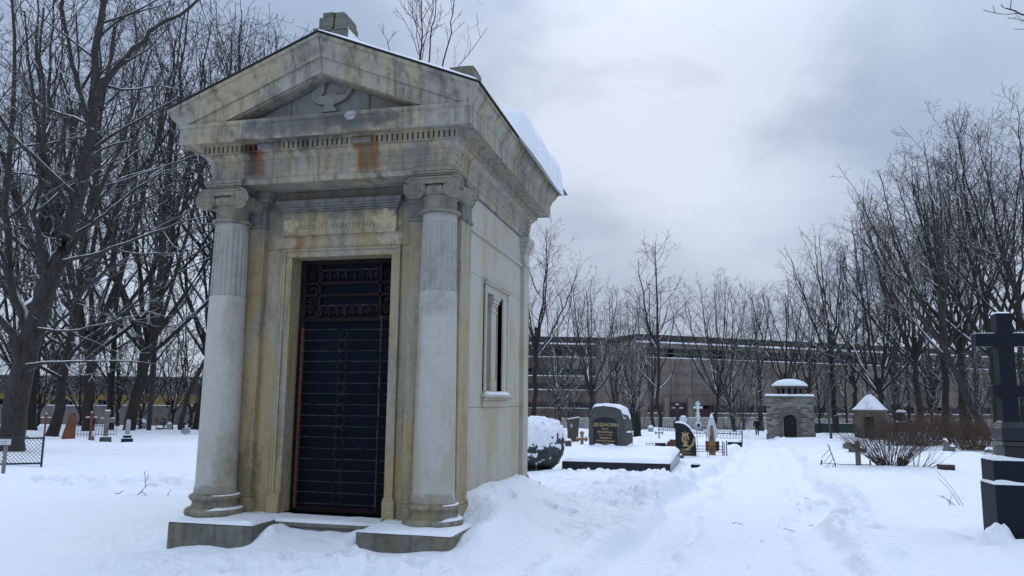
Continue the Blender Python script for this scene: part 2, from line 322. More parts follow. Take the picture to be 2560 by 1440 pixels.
CT += [(-4.85, 8.85, .12), (-2.5, 8.55, .11), (-2.45, 8.95, .17), (-3.85, 8.5, .04), (-6.4, 8.0, -.21), (-5.15, 8.05, -.13), (-3.8, 8.1, -.08), (-2.66, 8.1, -.08), (-2.2, 8.6, .04), (-4.4, 8.3, -.02), (-6.6, 9.3, -.1), (-6.5, 11, -.1), (-4.4, 8.7, .06), (3.4, 9.6, .17), (4.2, 10.2, .17), (2.6, 10.6, .12), (-1.3, 12.5, -.08), (-1.0, 10, -.02), (1, 9, -.03)]
CT = np.array(CT)
PATH = np.array([gp(x, y)[:2] for x, y in ((1825, 1600), (1835, 1440), (1858, 1330), (1886, 1220), (1912, 1150), (1920, 1112))]+[P(1895, 1090, 84)[:2], P(1905, 1084, 120)[:2]])
def path_dist(x, y):
    best = np.full(x.shape, 1e9)
    for a, b in zip(PATH[:-1], PATH[1:]):
        d = b-a; L = d@d; t = np.clip(((x-a[0])*d[0]+(y-a[1])*d[1])/L, 0, 1); qx = x-a[0]-t*d[0]; qy = y-a[1]-t*d[1]
        sg = np.sign(qx*d[1]-qy*d[0]); dd = np.hypot(qx, qy); best = np.where(dd < np.abs(best), dd*sg, best)
    return best
def smooth_ground(x, y):
    x = np.asarray(x, float); y = np.asarray(y, float); z = z0f(x, y); num = np.zeros_like(z); den = np.zeros_like(z)
    for cx, cy, cz in CT:
        s = min(4., max(.55, .05*math.hypot(cx, cy))); w = np.exp(-((x-cx)**2+(y-cy)**2)/(s*s)); num += w*(cz-float(z0f(cx, cy))); den += w
    z = z+num/np.maximum(den, 1.)
    along = sstep(8.9, 9.7, y)*(1-sstep(12.2, 13.6, y)); drift = np.where(x > -2.95, .50*np.exp(-((x+2.95)/.62)**2), .50*sstep(-3.6, -3.1, x))
    for mx, my, amp, sx, sy in ((-4.97, 8.5, .10, .10, .3), (-2.42, 8.65, .15, .20, .5), (-3.92, 8.6, .08, .14, .3), (-2.35, 9.2, .12, .35, .4)): z = z+amp*np.exp(-((x-mx)/sx)**2-((y-my)/sy)**2)
    return z+drift*along
PATCH = [(gp(1550, 1186), 2.0, .5, .16, .3), (gp(1690, 1190), .8, 1.0, .12, .28), (gp(1560, 1240), 2.3, 2.6, .11, .26), (gp(1720, 1255), 1.6, 2.2, .10, .28), (gp(1440, 1200), 1.8, 2.2, .09, .3), (gp(260, 1205), 6.5, .95, .15, .33), (gp(470, 1190), 2.0, 1.2, .07, .3), (gp(800, 1400), 2.2, .4, .05, .22),
         (gp(2070, 1270), .9, 2.4, .07, .24), (gp(2120, 1330), 1.0, .8, .07, .3), (gp(1790, 1190), .8, 4.0, .05, .26), (gp(1650, 1210), 1.6, 2.6, .08, .25), (gp(600, 1420), 1.2, .35, .04, .2), (gp(1480, 1330), .6, 1.2, .04, .22)]
def ground(x, y):
    x = np.asarray(x, float); y = np.asarray(y, float); z = smooth_ground(x, y); far = np.clip(np.hypot(x, y)/25, .3, 2.2)
    d = path_dist(x, y)+fbm(x*.5, y*.5, 77, 3)*.9; ad = np.abs(d); inpath = 1-sstep(1.2, 1.45, ad)
    z += fbm(x*.35, y*.35, 3, 3)*.17*far*(1-.75*inpath) + fbm(x*1.5, y*1.5, 11, 4)*.10*(1-.85*inpath) + fbm(x*7, y*7, 13, 3)*.024*(1-.4*inpath)
    z += -.13*inpath + .09*np.exp(-((ad-1.55)/.22)**2)*(1+2.4*fbm(x*2, y*2, 5, 3)) - .085*np.exp(-((ad-.72)/.13)**2)*(.6+1.4*(fbm(x*.8, y*.8, 21, 2)+.4))*(1+.8*fbm(x*6, y*6, 23, 3))
    z += fbm(x*17, y*17, 15, 2)*.010*np.clip(1.6-np.hypot(x, y)/16, 0, 1)
    for p, rx, ry, amp, cs in PATCH:
        m = np.exp(-(((x-p[0])/rx)**2+((y-p[1])/ry)**2)**2); k = m > .02
        if k.any():
            xx = x[k]; yy = y[k]; wx = xx+fbm(xx*3, yy*3, 31, 2)*.25; wy = yy+fbm(xx*3, yy*3, 37, 2)*.25
            z[k] += m[k]*amp*1.15*(1-.85*inpath[k])*(lumps(wx/cs, wy/cs, 7)*.8+lumps(wx/cs*2.1, wy/cs*2.1, 9)*.4-.45-.9*np.clip(fbm(xx*1.3, yy*1.3, 41, 2), -.2, .3))
    for (px, py, nstep, dx, dy) in STEPS:
        for i in range(nstep):
            q = gp(px+dx*i, py+dy*i); ox = .13*(-1)**i; r2 = ((x-q[0]-ox)/.10)**2+((y-q[1])/.17)**2
            z += -.10*np.exp(-r2**2)+.03*np.exp(-((np.sqrt(r2)-1.5)/.4)**2)
    return z
STEPS = [(700, 1400, 6, 75, 2), (560, 1425, 5, 90, 1), (840, 1385, 3, 40, 9), (2150, 1330, 5, -26, -24), (330, 1240, 6, -52, -8), (1400, 1290, 5, 50, -14), (1230, 1330, 4, 60, -20)]
def gz(x, y): return float(smooth_ground(np.array([x]), np.array([y]))[0])
def build_ground():
    fine = np.radians(np.linspace(-45, 33, 760)); coarse = np.radians(np.linspace(33, 315, 60))[1:-1]
    th = np.concatenate([fine, coarse]); r = [0.6]
    while r[-1] < 22: r.append(r[-1]*1.0062 if r[-1] > 5 else r[-1]*1.06)
    while r[-1] < 120: r.append(r[-1]*1.011)
    while r[-1] < 900: r.append(r[-1]*1.08)
    r = np.array(r); n = len(th); X = (np.sin(th)[None]*r[:, None]).ravel(); Y = (np.cos(th)[None]*r[:, None]).ravel()
    Z = np.empty_like(X)
    for i in range(0, len(X), 60000): Z[i:i+60000] = ground(X[i:i+60000], Y[i:i+60000])
    inside = (X > -6.05) & (X < -3.0) & (Y > 8.9) & (Y < 12.7); Z[inside] = np.minimum(Z[inside], -.1)
    Z = np.where(Y < -8, np.minimum(Z, 0), Z)
    k = len(r); I = np.arange(k-1)[:, None]*n; J = np.arange(n)[None]; J2 = (J+1) % n
    q = np.stack([I+J, I+n+J, I+n+J2, I+J2], -1).reshape(-1, 4)[:, ::-1]
    me = bpy.data.meshes.new('ground'); me.vertices.add(len(X)+1); me.vertices.foreach_set('co', np.append(np.stack([X, Y, Z], 1).ravel(), [0, 0, 0.]))
    fan = np.stack([J.ravel(), J2.ravel(), np.full(n, len(X))], 1)[:, ::-1]
    me.loops.add(q.size+fan.size); me.loops.foreach_set('vertex_index', np.concatenate([q.ravel(), fan.ravel()]).astype(np.int32))
    me.polygons.add(len(q)+len(fan)); me.polygons.foreach_set('loop_start', np.concatenate([np.arange(len(q))*4, q.size+np.arange(n)*3]).astype(np.int32))
    me.update(calc_edges=True); me.validate()
    if me.polygons[0].normal.z < 0: me.flip_normals()
    return kindof(link_mesh('snowy_ground', me, snow, None, None), 'structure')
g_ = build_ground(); g_.data.polygons.foreach_set('use_smooth', [True]*len(g_.data.polygons))
# ---------------------------------------------------------------- the mausoleum; local x from its axis, y from the front of its architrave
MX, MY = -4.515, 8.6
mau = thing('mausoleum', 'weathered stone mausoleum like a small temple, with two columns and a dark iron door', 'mausoleum', (MX, MY, 0))
HW = 1.643; YB = 4.22                      # half width and rear of the body
def lx(x): return x-MX
def rectsweep(mb, prof, hw=HW, y0=0., y1=YB):   # profile (offset outwards, z) all round the body
    k = len(prof); vs = []
    for o, z in prof: vs += [(-hw-o, y0-o, z), (hw+o, y0-o, z), (hw+o, y1+o, z), (-hw-o, y1+o, z)]
    fs = [(j*4+i, j*4+(i+1) % 4, j*4+4+(i+1) % 4, j*4+4+i) for j in range(k-1) for i in range(4)]
    return mb.add(vs, fs)
# pedestal blocks
for nm, q in (('left', [(-6.155, 8.205), (-5.05, 8.205), (-5.06, 9.25), (-6.42, 9.25)]), ('right', [(-3.775, 8.2), (-2.656, 8.2), (-2.66, 9.25), (-3.8, 9.25)])):
    o = part('pedestal', MB().prismz([(x-MX, y-MY) for x, y in q], -.45, .152), st_block, mau, bev=.025)
    xs = [x-MX for x, y in q]
    mb = MB(); sh = -.26 if nm == 'left' else 0
    snow_pad(mb, xs[0]+.005, xs[1]-.01, -.40, .60, .151, .028, 5 if sh else 9, 26, 22, .9)
    if sh: mb.xf(lambda x, y, z: (x+sh*(y+.4)*max(0, (-.55-x))/1.1, y, z))
    part('snow_cover', mb, snow, o)
stp = part('step', MB().box(-.63, .63, .13, .52, -.1, .085).box(-.66, .70, .10, .52, .086, .135), st_block, mau, bev=.012)
part('snow_cover', snow_pad(MB(), -.66, .70, .105, .60, .134, .03, 3, 20, 10, .7), snow, stp)
# columns
def shaft_mb(cx, cy):
    z0, z1, zf0, zf1 = .43, 3.83, 2.88, 3.74; nth = 20*10; zs = list(np.linspace(z0, zf0-.002, 24))+[zf0, zf0+.001, zf0+.02, zf0+.05]+list(np.linspace(zf0+.1, zf1-.09, 8))+[zf1-.06, zf1-.03, zf1-.012, zf1, zf1+.02, z1]
    vs = []; rr = []
    for z in zs:
        u = (z-z0)/(z1-z0); r = .241-.034*u**1.55+(.018*max(0, 1-(z-z0)/.07)**2)
        fl = 0 if z < zf0+.0005 or z > zf1-.0005 else min(1, sqrt(max(0, (zf1-z)/.06)))
        if z < zf0: r += .004
        for i in range(nth):
            ph = (i/nth*20) % 1; d = 0 if ph < .14 or ph > .86 else sqrt(max(0, 1-((ph-.5)/.36)**2))
            q = r-.021*fl*d; a = 2*pi*i/nth; vs.append((cx+q*cos(a), cy+q*sin(a), z))
    m = len(zs); return MB().add(vs, [(j*nth+i, j*nth+(i+1) % nth, (j+1)*nth+(i+1) % nth, (j+1)*nth+i) for j in range(m-1) for i in range(nth)])
def arc(cx, cz, r, a0, a1, n=7): return [(cx+r*cos(a0+(a1-a0)*i/n), cz+r*sin(a0+(a1-a0)*i/n)) for i in range(n+1)]
def column(cx):
    cy = .23; col = part('column', shaft_mb(cx, cy), [st_col, st_flute], mau, 28)
    col.data.polygons.foreach_set('material_index', [1 if p.center.z > 2.88 else 0 for p in col.data.polygons])
    base = [(.02, .152), (.31, .152)]+arc(.305, .205, .052, -pi/2, pi/2)+[(.295, .262), (.283, .268)]+[(.268+.018*(abs(t-.5)*2)**2, .27+.075*t) for t in np.linspace(0, 1, 6)]+[(.285, .35)]+arc(.278, .382, .033, -pi/2, pi/2)+[(.262, .418), (.262, .44), (.24, .442), (.02, .442)]
    b = part('base', MB().lathe(base, 48, cx, cy), st_cap, col)
    sn = MB()
    for r0, r1, z, th in ((.262, .345, .255, .024), (.245, .302, .414, .018)):
        a0, a1 = (-.35*pi, .75*pi) if cx > 0 else (-.42*pi, .45*pi)
        sn.grid(40, 6, lambda u, v: (cx+(r0+(r1-r0)*v)*cos(a0+(a1-a0)*u), cy+(r0+(r1-r0)*v)*sin(a0+(a1-a0)*u), z-.012+th*sqrt(max(0, 1-(2*v-1)**2))*min(1, 8*min(u, 1-u))*(1+f1(u*14, z*9, 4))))
    part('snow_cover', sn, snow, b)
    neck = [(.01, 3.82), (.235, 3.822)]+arc(.225, 3.85, .026, -pi/2, pi/2, 5)+[(.207, 3.878), (.202, 3.9), (.202, 4.0), (.22, 4.02), (.22, 4.035), (.21, 4.04)]+arc(.205, 4.10, .062, -pi/2, pi/2, 8)+[(.01, 4.165)]
    cp = part('capital', MB().lathe(neck, 40, cx, cy), st_cap, col)
    mb = MB()                                       # eggs and tongues of the echinus
    for i in range(20):
        a = 2*pi*i/20; ex, ey = cx+.248*cos(a), cy+.248*sin(a)
        mb.add([(ex+.026*cos(u)*sin(v)*(-sin(a))+.022*cos(v)*0+.022*sin(u)*sin(v)*cos(a), ey+.026*cos(u)*sin(v)*cos(a)+.022*sin(u)*sin(v)*sin(a), 4.105+.05*cos(v)) for v in np.linspace(0, pi, 7) for u in np.linspace(0, 2*pi, 9)],
               [(j*9+k, j*9+k+1, j*9+k+10, j*9+k+9) for j in range(6) for k in range(8)])
        a += pi/20; mb.tube([(cx+.262*cos(a), cy+.262*sin(a), 4.15), (cx+.255*cos(a), cy+.255*sin(a), 4.05)], [.007, .004], 5)
    part('egg_moulding', mb, st_cap, cp)
    vo = MB()
    for sx in (-1, 1):
        vx = cx+sx*.242; vz = 4.112; prof = [(.118, -.262), (.128, -.255), (.128, -.225), (.118, -.21), (.098, -.10), (.090, 0), (.098, .10), (.118, .21), (.128, .255), (.118, .262)]
        m = MB().lathe(prof, 36); vo.add([(vx+x, cy+z, vz+y) for x, y, z in m.v], m.f)
        for fy in (-1, 1):
            pts = []; rad = []
            for i in range(72):
                t = i/71; a = pi/2-sx*0+sx*(-1)*(-1)*0+sx*(t*5.2*pi); r = .117*(1-t)**.9+.022
                pts.append((vx+sx*0+r*sin(sx*0)+r*cos(pi/2+sx*-t*5.2*pi), cy+fy*.264, vz+r*sin(pi/2+sx*-t*5.2*pi))); rad.append(.0125*(1-.55*t))
            vo.tube(pts, rad, 6)
            e = MB().lathe([(.001, .012), (.02, .010), (.026, 0), (.026, -.01)], 14, cap=False); vo.add([(vx+x, cy+fy*(.264+z*.9), vz+y) for x, y, z in e.v], e.f)
    for fy in (-1, 1):                               # channel between the scrolls
        vo.box(cx-.245, cx+.245, cy+fy*.245-.02, cy+fy*.245+.02, 4.165, 4.222); vo.box(cx-.245, cx+.245, cy+fy*.25-.026, cy+fy*.25+.026, 4.223, 4.245)
    part('volutes', vo, st_cap, cp)
    ab = MB()
    for h, z0, z1 in ((.232, 4.246, 4.27), (.245, 4.27, 4.292), (.262, 4.292, 4.322), (.272, 4.322, 4.372)): ab.box(cx-h, cx+h, cy-h, cy+h, z0, z1-.0005)
    part('abacus', ab, st_cap, cp, bev=.006)
column(-1.455); column(1.415)
# walls
wl = MB(); ZF = 4.30
for x0, x1 in ((-1.57, -.85), (.815, 1.57)):
    wl.box(x0, x1, .50, .82, 0, 3.532); wl.box(x0, x1, .50, .82, 3.537, ZF)
wl.box(-.849, .814, .50, .82, 3.537, ZF); wl.box(-.849, .814, .56, .82, 3.43, 3.536)
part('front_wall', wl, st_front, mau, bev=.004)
sw = MB()
for sx in (-1, 1):
    xa, xb = sorted((sx*1.30, sx*1.572)); 
    if sx > 0: cuts = [(.821, 1.80), (2.69, 3.88)]
    else: cuts = [(.821, 3.88)]
    for zA, zB in ((-.3, 1.503), (1.507, 3.255), (3.259, 3.80), (3.85, ZF)):
        if zA > 1.5 and zB < 3.3 and sx > 0:
            for a, b in cuts: sw.box(xa, xb, a, b, zA, zB)
        else: sw.box(xa, xb, .821, 3.88, zA, zB)
    sw.box(xa, xb+.03 if sx > 0 else xb, .82, 3.88, 3.801, 3.849) if sx > 0 else sw.box(xa-.03, xb, .82, 3.88, 3.801, 3.849)
    sw.box(*sorted((sx*1.30, sx*1.585)), .82, 3.88, 4.301, 4.345)
sw.box(-1.29, 1.29, 3.9, 4.15, -.3, ZF)
part('side_walls', sw, st_wall, mau, bev=.004)
# corner pilasters
for sx in (-1, 1):
    for (y0, y1, rear) in ((.40, .818, 0), (3.882, 4.21, 1)):
        xa, xb = (1.08, 1.64) if sx < 0 else (.95, 1.64)
        if rear: xa = 1.30
        x0, x1 = sorted((sx*xa, sx*xb))
        a = part('pilaster', MB().box(x0, x1, y0, y1, -.3 if rear else .1, 3.815), [st_wall if rear else st_front], mau, bev=.008)
        cap = MB()
        for g, z0, z1 in ((.02, 3.816, 3.86), (0, 3.861, 4.05), (.018, 4.051, 4.09), (.04, 4.091, 4.15), (.07, 4.151, 4.21), (.085, 4.211, 4.30)): cap.box(x0-g, x1+g, y0-g, y1+g*.5, z0, z1)
        part('pilaster_capital', cap, st_dark if not rear else st_wall, a, bev=.006)
        bs = MB().box(x0-.035, x1+.035, y0-.035, y1+.01, -.3, .36).box(x0-.02, x1+.02, y0-.02, y1+.005, .361, .40)
        part('pilaster_base', bs, st_front, a, bev=.012)
pl = MB().box(1.31, 1.82, 3.7, 4.40, -.3, .27).box(1.31, 1.95, 3.6, 4.55, -.35, .14).box(-1.9, 1.3, 4.22, 4.5, -.4, .2)
pln = part('plinth_steps', pl, st_block, mau, bev=.01)
part('snow_cover', snow_pad(snow_pad(MB(), 1.64, 1.81, 3.75, 4.39, .27, .04, 2, 6, 10), 1.83, 1.94, 3.7, 4.54, .14, .04, 6, 6, 10), snow, pln)
# door surround, name plate
dc = MB()
for x0, x1 in ((-.705, -.845), (.687, .812)):
    s = -1 if x1 < 0 else 1
    dc.box(*sorted((x0, x1)), .485, .75, .17, 3.42); dc.box(*sorted((x0+s*.085, x1)), .462, .484, .30, 3.5)
    dc.box(*sorted((x0+s*.118, x1+s*.004)), .452, .461, .30, 3.53)
    dc.box(*sorted((x0-s*.004, x1+s*.03)), .44, .5, .10, .38); dc.box(*sorted((x0, x1+s*.015)), .45, .5, .381, .41)
dc.box(-.845, .812, .485, .75, 3.421, 3.53); dc.box(-.845, .812, .462, .4845, 3.501, 3.53)
part('door_surround', dc, st_front, mau, bev=.006)
npl = part('name_plate', MB().box(-.865, .755, .445, .52, 3.705, 4.02), st_front, mau, bev=.012)
cor = MB()
for g, z0, z1 in ((0, 4.021, 4.05), (.02, 4.0505, 4.08), (.045, 4.0805, 4.11), (.06, 4.1105, 4.165)): cor.box(-.87-g, .77+g, .44-g, .52, z0, z1)
part('cornice', cor, st_dark, npl, bev=.006)
for body, sz, x, z in (('OIКOΣ', .062, -.06, 3.905), ('NOY.  Γ.  КONTOΓIAN', .088, -.07, 3.785)):
    t = text_mb(body, sz, .0015); t.xf(lambda a, b, c: (a*1.18+x, b+.4435, c+z)); part('lettering', t, ink, npl, None)
# door
dz = .17; dg = part('door', MB().box(-.72, -.62, .73, .82, dz, 3.44).box(.60, .70, .73, .82, dz, 3.44).box(-.619, .599, .73, .82, 3.36, 3.44).box(-.619, .599, .73, .82, dz, dz+.06).box(-.619, .599, .735, .80, 2.60, 2.655).box(-.619, .599, .735, .80, 2.93, 2.97).box(-.619, .599, .735, .80, 3.09, 3.13).box(-.45, -.41, .735, .80, 2.656, 3.359).box(.42, .46, .735, .80, 2.656, 3.359), iron, mau, bev=.004)
part('glass_pane', MB().box(-.62, .60, .79, .80, dz+.02, 3.42), glass, dg)
part('chamber_lining', MB().box(-1.28, 1.28, .83, .84, 0, 4.2), inner, mau)
gk = MB()
def meander(x, z, s, rot=False):               # one unit of Greek key
    pts = [(0, 0), (0, 1), (.82, 1), (.82, .25), (.42, .25), (.42, .62), (.55, .62)]
    for (a, b), (c, d) in zip(pts[:-1], pts[1:]):
        if rot: a, b, c, d = b, a, d, c
        x0, x1 = sorted((x+a*s, x+c*s)); z0, z1 = sorted((z+b*s, z+d*s)); gk.box(x0-.006, x1+.006, .742, .752, z0-.006, z1+.006)
for z, h in ((3.165, .112), (2.69, .112)):
    gk = MB(); [meander(-.395+i*.116, z, h) for i in range(7)]; gk.box(-.41, .42, .742, .752, z+.12, z+.132); part('meander_frieze', gk, iron_mid, dg)
for x, h in ((-.60, .12), (.475, .11)):
    gk = MB(); [meander(x, 2.66+k*.145, h, True) for k in range(3)]; part('meander_frieze', gk, iron_mid, dg)
for x, z in ((-.535, 3.225), (.53, 3.225), (-.535, 2.78), (.53, 2.78)):
    ro = MB()
    for a in np.linspace(0, 2*pi, 9)[:-1]: ro.tube([(x+.012*cos(a), .745, z+.012*sin(a)), (x+.045*cos(a), .742, z+.045*sin(a))], [.008, .014], 5)
    ro.tube([(x+.052*cos(a), .745, z+.052*sin(a)) for a in np.linspace(0, 2*pi, 17)], .005, 5); part('rosette', ro, iron, dg)

gr = MB(); zs = [.285+i*.1375 for i in range(17)]
for i, z in enumerate(zs): gr.tube([(-.60, .665, z), (-.1, .66, z+.004*sin(i*2.1)), (.30, .662, z-.003*sin(i*1.3)), (.62, .668, z+.004*cos(i))], .0065, 5)
grl = part('grille', gr, iron_grey, dg)
rg = MB()
for i in range(16): rg.tube([(-.02+.058*cos(a)+.01*sin(i*3.), .652, zs[i]+.069+.064*sin(a)) for a in np.linspace(0, 2*pi, 25)], .0045, 5)
part('ring_chain', rg, iron_grey, grl)
part('hinge_bar', MB().box(-.615, -.588, .655, .70, .22, 2.52), iron_rust, grl)
part('lock_bar', MB().box(.50, .522, .64, .665, .22, 2.66), iron_grey, grl)
# side window
wy0, wy1, wz0, wz1 = 1.80, 2.69, 1.74, 3.09
wi = MB()
for a, b, z0, z1 in ((1.66, 1.80, 1.72, 3.26), (2.69, 2.97, 1.72, 3.26)): wi.box(1.50, 1.592, a, b, z0, 3.10); wi.box(1.50, 1.61, a-.0 if a < 2 else b-.05, a+.05 if a < 2 else b, z0, 3.2)
wi.box(1.50, 1.592, 1.66, 2.97, 3.101, 3.2); wi.box(1.50, 1.63, 1.63, 3.0, 3.201, 3.235); wi.box(1.50, 1.645, 1.62, 3.01, 3.2355, 3.262)
wd = part('window', wi, st_wall, mau, bev=.006)
part('sill', MB().box(1.50, 1.66, 1.58, 3.12, 1.635, 1.675).box(1.50, 1.63, 1.61, 3.08, 1.60, 1.634).box(1.50, 1.60, 1.64, 3.0, 1.505, 1.599), st_wall, wd, bev=.008)
part('snow_cover', snow_pad(MB(), 1.44, 1.65, 1.72, 2.95, 1.676, .05, 8, 8, 20), snow, wd)
mu = MB().box(1.40, 1.56, 2.15, 2.46, 1.68, 1.88).box(1.41, 1.55, 2.18, 2.43, 1.881, 2.86)
for g, z0, z1 in ((.012, 2.861, 2.89), (0, 2.891, 2.95), (.02, 2.951, 2.99), (.04, 2.991, 3.04), (.055, 3.041, 3.098)): mu.box(1.41-g, 1.55+g, 2.18-g, 2.43+g, z0, z1)
part('mullion', mu, st_wall, wd, bev=.006)
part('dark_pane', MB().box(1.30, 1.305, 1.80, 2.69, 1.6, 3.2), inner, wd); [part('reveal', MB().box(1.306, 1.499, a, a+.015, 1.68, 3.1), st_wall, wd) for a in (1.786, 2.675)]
# entablature
part('architrave', rectsweep(MB(), [(-.5, 4.301), (-.03, 4.301), (-.012, 4.375), (0, 4.375), (0, 4.455), (.008, 4.456), (.008, 4.54), (.016, 4.541), (.016, 4.60), (.028, 4.602), (.03, 4.618), (.05, 4.635), (.068, 4.655), (.072, 4.672), (.072, 4.684), (-.2, 4.684)]), st_up, mau, 25)
den = MB()
def dent_row(xa, xb, fix, axis, sgn):
    n = int(round(abs(xb-xa)/.066)); 
    for i in range(n):
        a = xa+(xb-xa)*(i+.18)/n; b = xa+(xb-xa)*(i+.82)/n; a, b = sorted((a, b))
        if axis == 'x':
            if -.95 < a < -.62 or .34 < a < .62: continue
            den.box(a, b, fix-.055, fix+.02, 4.70, 4.79)
        else: den.box(fix-.02, fix+.055, a, b, 4.70, 4.79)
rectsweep(den, [(-.2, 4.685), (.115, 4.686), (.115, 4.702), (.06, 4.703), (.06, 4.788), (.12, 4.79), (.125, 4.812), (-.2, 4.812)])
dent_row(-HW-.115, HW+.115, -.06, 'x', 1); dent_row(-.10, YB+.10, HW+.06, 'y', 1); dent_row(-.10, YB+.10, -HW-.095, 'y', 1)
part('dentil_course', den, st_up, mau, 30)
part('broken_dentil', MB().box(-.94, -.60, -.135, -.06, 4.695, 4.80), st_dark, mau, bev=.03); part('broken_dentil', MB().box(.34, .63, -.125, -.06, 4.70, 4.795), st_dark, mau, bev=.03)
part('cornice', rectsweep(MB(), [(.05, 4.813), (.13, 4.814), (.275, 4.80), (.285, 4.782), (.30, 4.782), (.302, 4.985), (.31, 4.987), (.322, 5.005), (.325, 5.036), (.0, 5.037)]), st_up, mau, 25)
SL, ZP = .4045, 6.045
def zr(ax, h): return ZP-SL*ax+h
simp = [(.296, -.262), (.312, -.258), (.316, -.235), (.33, -.20), (.36, -.15), (.385, -.11), (.395, -.07), (.40, -.05), (.418, -.048), (.42, 0.0), (.25, .0)]
for yf, sg in ((0, -1), (YB, 1)):
    rk = MB()
    for pr in (simp, [(.286, -.25), (.288, -.46), (.24, -.462), (.235, -.47), (.05, -.475)]):
        vs = []
        for o, h in pr:
            w = HW+o
            if pr is not simp: w = (ZP+h-5.0)/SL
            vs += [(-w, yf+sg*o, zr(w, h)), (0, yf+sg*o, zr(0, h)), (w, yf+sg*o, zr(w, h))]
        rk.add(vs, [(j*3+i, j*3+i+1, j*3+4+i, j*3+3+i) for j in range(len(pr)-1) for i in range(2)])
    part('raking_cornice', rk, st_up, mau, 25)
for sx in (-1, 1):
    sim = MB(); vs = []
    for o, h in simp: w = HW+o; vs += [(sx*w, -o, zr(w, h)), (sx*w, YB+o, zr(w, h))]
    sim.add(vs, [(j*2, j*2+1, j*2+3, j*2+2) for j in range(len(simp)-1)])
    part('side_gutter_moulding', sim, st_up, mau, 25)
ty = MB().prism([(-1.95, 5.03), (1.95, 5.03), (0, 5.72)], .02, .15)
st_tym = oldstone('tympanum_stone', (.27, .265, .25), (.26, .235, .18), (.13, .125, .115), .3, .45); tym = part('tympanum', ty, st_tym, mau)
fr = MB()
for x in (-.585, .50): fr.box(x-.022, x+.022, .0, .02, 5.037, 5.38)
for sx in (-1, 1):
    fr.prism([(sx*1.55, 5.037), (sx*1.42, 5.037), (0, 5.61), (0, 5.665)] if sx > 0 else [(0, 5.665), (0, 5.61), (sx*1.42, 5.037), (sx*1.55, 5.037)], -.002, .02)
part('panel_frames', fr, st_tym, tym, bev=.004)
lamp = MB()
bowl = [(-.26+.0, 5.385)]+[(-.01+.255*cos(a), 5.385+.125*sin(a)) for a in np.linspace(pi, 2*pi, 16)]
lamp.prism(bowl, -.022, .019); lamp.prism([(-.085, 5.265), (.075, 5.265), (.06, 5.245), (.06, 5.225), (.10, 5.205), (.10, 5.17), (-.11, 5.17), (-.11, 5.205), (-.07, 5.225), (-.07, 5.245)], -.02, .018)
lamp.prism([(-.05, 5.388), (-.05, 5.41), (.10, 5.41), (.10, 5.388)], -.018, .018)
lamp.prism([(.17, 5.31), (.225, 5.33), (.285, 5.41), (.305, 5.455), (.295, 5.487), (.265, 5.49), (.235, 5.46), (.225, 5.40), (.19, 5.36)], -.02, .018)
lamp.prism([(-.255, 5.388), (-.125, 5.388), (-.10, 5.42), (-.085, 5.47), (-.07, 5.50), (-.085, 5.545), (-.115, 5.55), (-.14, 5.515), (-.175, 5.525), (-.19, 5.485), (-.225, 5.49), (-.24, 5.45), (-.265, 5.43)], -.018, .018)
lamp.xf(lambda x, y, z: (x, y*2.1 if y < 0 else y, z)); part('oil_lamp_relief', lamp, st_tym, tym, bev=.012)
rf = MB(); e = HW+.45
for sx in (-1, 1):
    rf.add([(0, -.44, zr(0, .012)), (sx*e, -.44, zr(e, .012)), (sx*e, YB+.44, zr(e, .012)), (0, YB+.44, zr(0, .012)), (0, -.44, zr(0, .024)), (sx*e, -.44, zr(e, .024)), (sx*e, YB+.44, zr(e, .024)), (0, YB+.44, zr(0, .024))],
           [(0, 1, 2, 3), (7, 6, 5, 4), (0, 4, 5, 1), (1, 5, 6, 2), (2, 6, 7, 3)])
rf.box(e-.06, e+.14, 4.0, YB+.40, 5.19, 5.205)
rfo = part('roof', rf, roofmetal, mau)
rs = MB()
def rsn(u, v):                                  # right slope: thin in front, a thick slab creeping over the eave behind
    b0 = 0 if (v == 0 or u == 1) else 1; v = max(v, .002); y = -.45+(YB+.9)*v; lip = sstep(.37, .43, v); bl = sqrt(max(0, 1-sstep(.86, .95, v)))
    ov = (.17+.16*f1(v*12, 1, 3)+.10*f1(v*45, 2, 5))*lip*bl; x = 0.0+(e-.01+ov)*u; th = .035+.02*f1(u*4, v*9, 8)+lip*(.18+.30*u**2)*bl*(1+.5*f1(v*7, u*3, 5))
    k = sqrt(max(0, 1-max(0, (u-.93)/.07)**2)); th = max(th*k, .022)*b0
    drop = max(0, x-e)*.9
    return (x, y, zr(x, .026)-drop+th)
rs.grid(44, 90, rsn)
under = MB().grid(6, 90, lambda u, v: tuple(np.array(rsn(.9+.1*1.0, v))*(1-u)+np.array((e-.06, -.45+(YB+.9)*v, zr(e-.06, .03)))*u)); rs.add(under.v, under.f)
rs.grid(16, 40, lambda u, v: (-e*u, -.43+(YB+.86)*v, zr(e*u, .026)+(0 if v == 0 else .032+.014*f1(u*6, v*9, 2))))
part('roof_snow', rs, snow, rfo, 60)
ac = MB().box(-.30, -.075, .02, .55, 5.95, 6.285).box(-.074, .185, .02, .55, 5.93, 6.30)
acp = part('ridge_block', ac, st_block, mau, bev=.012)
part('ridge_block_cap', MB().box(-.31, -.05, -.0, .5, 6.288, 6.335).box(-.235, -.035, .02, .45, 6.336, 6.48).box(-.19, -.04, .03, .42, 6.481, 6.55).box(-.02, .12, .03, .45, 6.302, 6.46).box(-.015, .105, .03, .43, 6.461, 6.53), st_block, acp, bev=.012)
